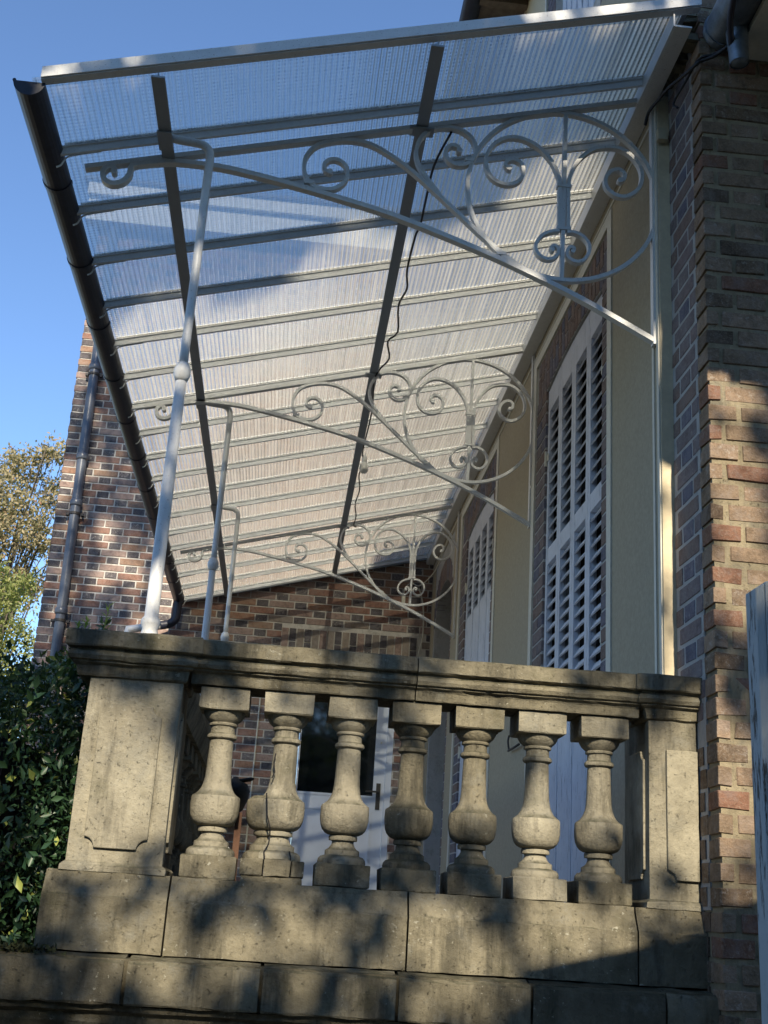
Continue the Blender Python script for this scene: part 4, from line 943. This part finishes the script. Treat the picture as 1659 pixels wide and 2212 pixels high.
bl = [((-4.75, 16, 6.3), .62), ((-4.35, 16.2, 6.9), .42), ((-3.95, 16, 7.15), .36), ((-3.7, 16.4, 6.5), .40), ((-4.3, 15.8, 5.8), .60), ((-3.75, 16.2, 5.6), .45), ((-5.2, 16.3, 5.6), .8), ((-4.9, 16, 5.0), .7), ((-4.2, 16.4, 4.9), .55), ((-5.8, 17, 6.2), 1.1)]
tree('autumn_tree', (-4.6, 16.3, GZ), 'sparse tree with browning autumn leaves against the sky left of the brick wing', 8.0, .16, bl, 22000, .075, 'leaf_a', .0, 60)
bl = [((-3.7, 13, 3.5), .6), ((-3.2, 13.2, 3.0), .5), ((-4.2, 13, 2.9), .7), ((-3.6, 12.8, 2.3), .7), ((-4.5, 13, 3.7), .6), ((-3.1, 13, 2.0), .6), ((-4.6, 13.4, 1.6), 1.0), ((-3.5, 13.2, 4.1), .34)]
tree('shrubby_tree', (-3.8, 13.2, GZ), 'sunlit yellow-green shrubby tree behind the laurel hedge at left', 4.6, .12, bl, 22000, .065, 'leaf_g', .0, 30)

# weeds on the pier cap
def sprig(loc, h, nl, label):
    t = thing('weed_sprig', loc, label, 'weed'); b = Vector(loc)
    stem = smooth_pts([b, b + Vector((.004, 0, h * .5)), b + Vector((.010, 0, h))], 4)
    MB().tube(stem, .0016, 5).build('stem', 'weed', t)
    for i in range(nl):
        p = b + Vector((.006, 0, h * (.25 + .75 * i / nl))); a = i * 2.4
        D = np.array([[math.cos(a), math.sin(a) * .6, .9]]); D /= np.linalg.norm(D); N = np.array([[-D[0][2] * math.cos(a), -.3, 1.0]]); N -= D * (N @ D.T); N /= np.linalg.norm(N)
        Lf = random.uniform(.020, .034); vv, ff = leaf_faces(np.array([p]), D, N, np.array([Lf]), np.array([Lf * .42]))
        o = bpy.data.objects.new('leaf', np_mesh('leaf', vv, ff, 'weed')); COL.objects.link(o); adopt(o, t)
sprig((-.142, .03, .741), .055, 8, 'short leafy weed sprouting from the left end of the pier cap')
sprig((-.082, .05, .741), .115, 9, 'tall thin weed stem on the pier cap, left of the iron column')
tag(sprig((-.165, .02, .741), .03, 5, 'tiny weed at the very left corner of the pier cap') or bpy.data.objects['weed_sprig.002'], 'tiny weed at the very left corner of the pier cap', 'weed')
# moss cushion on the ledge
mp = []
for i in range(260):
    x = random.gauss(-.175, .05); mp.append((x, random.uniform(-.145, -.06), -.238 + random.uniform(-.012, .008)))
mv, mf = leaf_cloud(np.array(mp), .012, .026, .6, .6)
mo_ = bpy.data.objects.new('moss', np_mesh('moss', mv, mf, 'moss')); COL.objects.link(mo_); mo_['kind'] = 'stuff'; mo_['label'] = 'olive moss cushion on the left end of the stone ledge'; mo_['category'] = 'moss'

# ---------------------------------------------------------------- unseen helpers added out of view: dappling tree, sky-blocking hedge, shadow board
SPOTS = [(0.047, 0.0, 0.343, 0.033), (0.09, 0.0, 0.259, 0.059), (0.05, 0.0, 0.17, 0.08), (0.131, 0.0, 0.162, 0.066), (0.035, 0.0, 0.071, 0.072), (0.127, 0.0, 0.077, 0.058), (-0.031, 0.0, 0.455, 0.036), (-0.033, 0.0, 0.25, 0.044), (0.214, 0.0, 0.196, 0.029), (0.333, 0.0, 0.334, 0.056), (0.354, 0.0, 0.22, 0.066), (0.314, 0.0, 0.421, 0.037), (0.563, 0.0, 0.425, 0.045), (0.582, 0.0, 0.308, 0.062), (0.572, 0.0, 0.206, 0.066), (0.513, 0.0, 0.451, 0.023), (0.764, 0.0, 0.425, 0.042), (0.757, 0.0, 0.306, 0.052), (0.774, 0.0, 0.22, 0.044), (0.967, 0.0, 0.455, 0.021), (1.185, 0.0, 0.577, 0.055), (1.181, 0.0, 0.47, 0.046), (1.171, 0.0, 0.335, 0.051), (1.163, 0.0, 0.232, 0.036), (1.402, -0.0, 0.625, 0.046), (1.395, 0.0, 0.248, 0.072), (1.397, 0.0, 0.132, 0.067), (1.414, 0.0, 0.055, 0.071), (1.385, 0.0, 0.35, 0.038), (1.608, 0.0, 0.441, 0.058), (1.601, 0.0, 0.321, 0.073), (1.593, 0.0, 0.232, 0.072), (1.615, 0.0, 0.548, 0.023), (1.843, 0.0, 0.473, 0.049), (1.834, 0.0, 0.352, 0.064), (1.816, 0.0, 0.232, 0.066), (1.892, 0.0, 0.165, 0.039), (1.777, 0.0, 0.114, 0.03), (0.345, 0.0, 0.063, 0.036), (0.17, -0.06, -0.166, 0.042), (0.182, -0.06, -0.205, 0.047), (0.128, -0.06, -0.215, 0.035), (1.13, -0.06, -0.162, 0.074), (1.092, -0.06, -0.111, 0.046), (1.182, -0.06, -0.199, 0.045), (0.997, -0.06, -0.217, 0.035), (0.812, -0.06, -0.214, 0.031), (1.425, -0.06, -0.063, 0.049), (1.513, -0.06, -0.051, 0.052), (1.601, -0.06, -0.046, 0.052), (1.66, -0.06, -0.076, 0.043), (1.397, -0.06, -0.133, 0.046), (1.499, -0.06, -0.113, 0.036), (1.69, -0.06, -0.033, 0.035), (0.527, -0.06, -0.171, 0.031), (0.637, -0.06, -0.138, 0.028), (0.411, -0.15, -0.234, 0.027), (1.044, -0.15, -0.255, 0.036), (1.17, -0.15, -0.255, 0.033), (0.188, -0.15, -0.291, 0.022), (0.447, -0.05, 0.68, 0.021), (1.304, -0.05, 0.717, 0.062), (1.179, -0.05, 0.715, 0.052), (1.413, -0.05, 0.695, 0.04), (0.569, -0.05, 0.659, 0.033), (1.213, -0.05, 0.648, 0.052), (1.06, -0.05, 0.621, 0.04), (1.352, -0.05, 0.644, 0.04), (0.75, -0.05, 0.689, 0.024), (2.038, -0.2, 1.255, 0.034), (2.098, -0.2, 1.129, 0.072), (1.992, -0.2, 1.056, 0.022), (2.084, -0.2, 0.984, 0.055), (1.949, -0.2, 0.941, 0.037), (2.008, -0.2, 1.319, 0.054), (1.994, -0.2, 2.52, 0.038), (1.987, -0.2, 2.589, 0.031), (1.991, -0.2, 2.421, 0.031), (2.013, -0.2, 2.268, 0.024), (1.996, -0.2, 0.461, 0.038), (1.999, -0.2, 0.318, 0.052), (1.972, -0.2, 0.176, 0.034), (1.961, -0.2, 0.546, 0.027), (2.013, -0.2, 1.471, 0.035), (1.972, -0.2, 1.746, 0.033), (2.053, -0.2, 1.683, 0.036), (1.91, 0.19, 1.367, 0.014), (1.908, 0.19, 1.259, 0.014), (1.906, 0.19, 1.083, 0.013), (1.903, 0.19, 0.877, 0.013), (1.904, 0.19, 1.835, 0.018), (1.907, 0.19, 2.071, 0.022), (1.9, 0.19, 2.212, 0.018), (1.904, 0.19, 1.588, 0.024), (1.504, 7.4, 2.704, 0.153), (1.472, 7.4, 2.864, 0.117), (0.604, 7.4, 2.698, 0.072), (-1.763, 7.4, 3.785, 0.118), (-1.856, 7.4, 3.656, 0.1), (-1.535, 7.4, 3.929, 0.064), (-1.179, 7.4, 2.938, 0.134), (-1.017, 7.4, 2.882, 0.098), (-1.304, 7.4, 2.88, 0.098), (-1.655, 7.4, 3.34, 0.072), (-1.82, 7.4, 5.162, 0.104), (-1.823, 7.4, 4.851, 0.075), (0.304, 7.4, 0.716, 0.11), (0.36, 7.4, 0.353, 0.092), (0.238, 7.4, 0.96, 0.068), (-1.341, 7.4, 3.321, 0.081), (-0.922, 7.4, 2.478, 0.071), (0.068, 0.1, 0.839, 0.022), (0.074, 0.1, 0.987, 0.019), (0.073, 0.1, 0.905, 0.019), (0.258, 0.1, 0.904, 0.01), (0.074, 0.1, 1.397, 0.008), (1.176, 0.24, 2.683, 0.038), (1.162, 0.24, 2.552, 0.026), (1.279, 0.24, 2.418, 0.026), (1.394, 0.24, 2.326, 0.022), (1.732, 0.24, 2.199, 0.018), (1.536, 0.24, 2.971, 0.013), (1.657, 0.24, 2.211, 0.013), (0.504, 0.24, 2.842, 0.011), (-0.454, -0.26, 2.694, 0.033), (-0.344, -0.26, 2.729, 0.033), (-0.185, -0.26, 2.777, 0.017), (0.14, -0.26, 2.865, 0.017), (0.339, -0.26, 2.923, 0.014), (1.093, -0.26, 3.096, 0.014), (1.304, -0.26, 3.162, 0.035), (1.447, -0.26, 3.204, 0.035), (1.609, -0.26, 3.248, 0.039), (1.792, -0.26, 3.296, 0.039), (-0.192, 0.0, -0.082, 0.037), (-0.157, 0.0, 0.156, 0.035), (-0.251, 0.0, 0.307, 0.026), (-0.221, 0.0, -0.164, 0.042), (-0.118, 0.0, -0.009, 0.026), (-0.147, 0.0, 0.387, 0.018)]
s = np.array(SV); e1 = np.cross([0, 0, 1], s); e1 /= np.linalg.norm(e1); e2 = np.cross(s, e1)
SP = np.array(SPOTS); sa = SP[:, :3] @ e1; sb = SP[:, :3] @ e2; sr = SP[:, 3]
sht = thing('shade_tree', (1.6, -9.5, GZ), 'unseen leafy tree added behind the viewer, crown gaps shaped to dapple the terrace', 'tree')
n = 84000
A = rng.uniform(-3.4, 4.6, n); B = rng.uniform(-1.6, 8.8, n); B[60000:] = rng.uniform(2.0, 3.2, 24000); T = rng.uniform(8.0, 11.5, n)
P = A[:, None] * e1 + B[:, None] * e2 + T[:, None] * s
dens = np.ones(n)
edge = (A - .6) ** 2 / 4.1 ** 2 + (B - 3.3) ** 2 / 5.3 ** 2
dens[edge > 1] = 0; dens[(edge > .8) & (rng.random(n) < .5)] = 0
# gaps shaped into the added crown so sun reaches the chosen spots
g1 = np.sin(A * 5.1 + 1.3 * np.sin(B * 3.7)) * np.sin(B * 6.3 + 1.7 * np.sin(A * 4.1 + .5))
dens[(g1 > .80) & (B > 1.2) & (B < 2.2)] = 0; dens[(B > 3.12 + .12 * np.sin(A * 7)) & (A > -.65)] = 0
dens[(B > 6.2) & (A > -.65)] = 0; dens[(A <= -.65) & (g1 < .8) & (edge < 1.1)] = 1
ok = dens > 0
for a, b, r in zip(sa, sb, sr):
    rr = r * .80 + .040 + .04 * rng.random(n)
    ok &= ((A - a) ** 2 + (B - b) ** 2) > rr ** 2
P = P[ok]
v, f = leaf_cloud(P, .09, .17, .62, .0)
o = bpy.data.objects.new('crown', np_mesh('crown', v, f, 'leaf_s')); COL.objects.link(o); adopt(o, sht); o['kind'] = 'stuff'
gh = thing('sky_block_hedge', (0, -10.5, GZ), 'unseen tall hedge added behind the viewer to block low sky light', 'hedge')  # added leaf wall, cuts the sky light that reaches the stone
k = 30000; Q = np.stack([rng.uniform(-14, 14, k), rng.uniform(-10.9, -10.2, k), rng.uniform(GZ, 4.2, k)], 1); Q[:, 2] -= .5 * (rng.random(k) < .3)
v, f = leaf_cloud(Q, .12, .22, .6, .2); o = bpy.data.objects.new('foliage', np_mesh('foliage', v, f, 'leaf_s')); COL.objects.link(o); adopt(o, gh); o['kind'] = 'stuff'
MB().box((-14, -11.2, GZ), (14, -10.6, 4.0)).build('dark_core', 'dark', gh)
tb = MB(); tb.tube([(2.9, -9.6, GZ), (2.8, -9.5, 1.5), (2.6, -9.4, 4.5), (2.4, -9.6, 8)], [.28, .23, .17, .06], 12)
tb.build('trunk', 'bark', sht, smooth=True)
shd = thing('shadow_caster', (3.9, -2.4, GZ), 'unseen sloped board added out of frame to cast a straight shadow on the plinth', 'shadow caster')  # added board, its sloped top throws the straight shadow edge
def shadow_to(x, z, y=-2.3):     # where the sun ray through (x, -.06, z) passes the added shadow board
    t = (-.06 - y) / -SV.y; return (x + SV.x * t, z + SV.z * t)
p1 = shadow_to(1.352, -.199); p2 = shadow_to(1.706, -.100)
sl_ = (p2[1] - p1[1]) / (p2[0] - p1[0]); x3 = p1[0] + 2.2
MB().prism([(p1[0], GZ), (x3, GZ), (x3, min(p1[1] + sl_ * (x3 - p1[0]), 1.62)), (p1[0], p1[1])], -2.33, -2.315).build('shadow_board', 'post', shd)
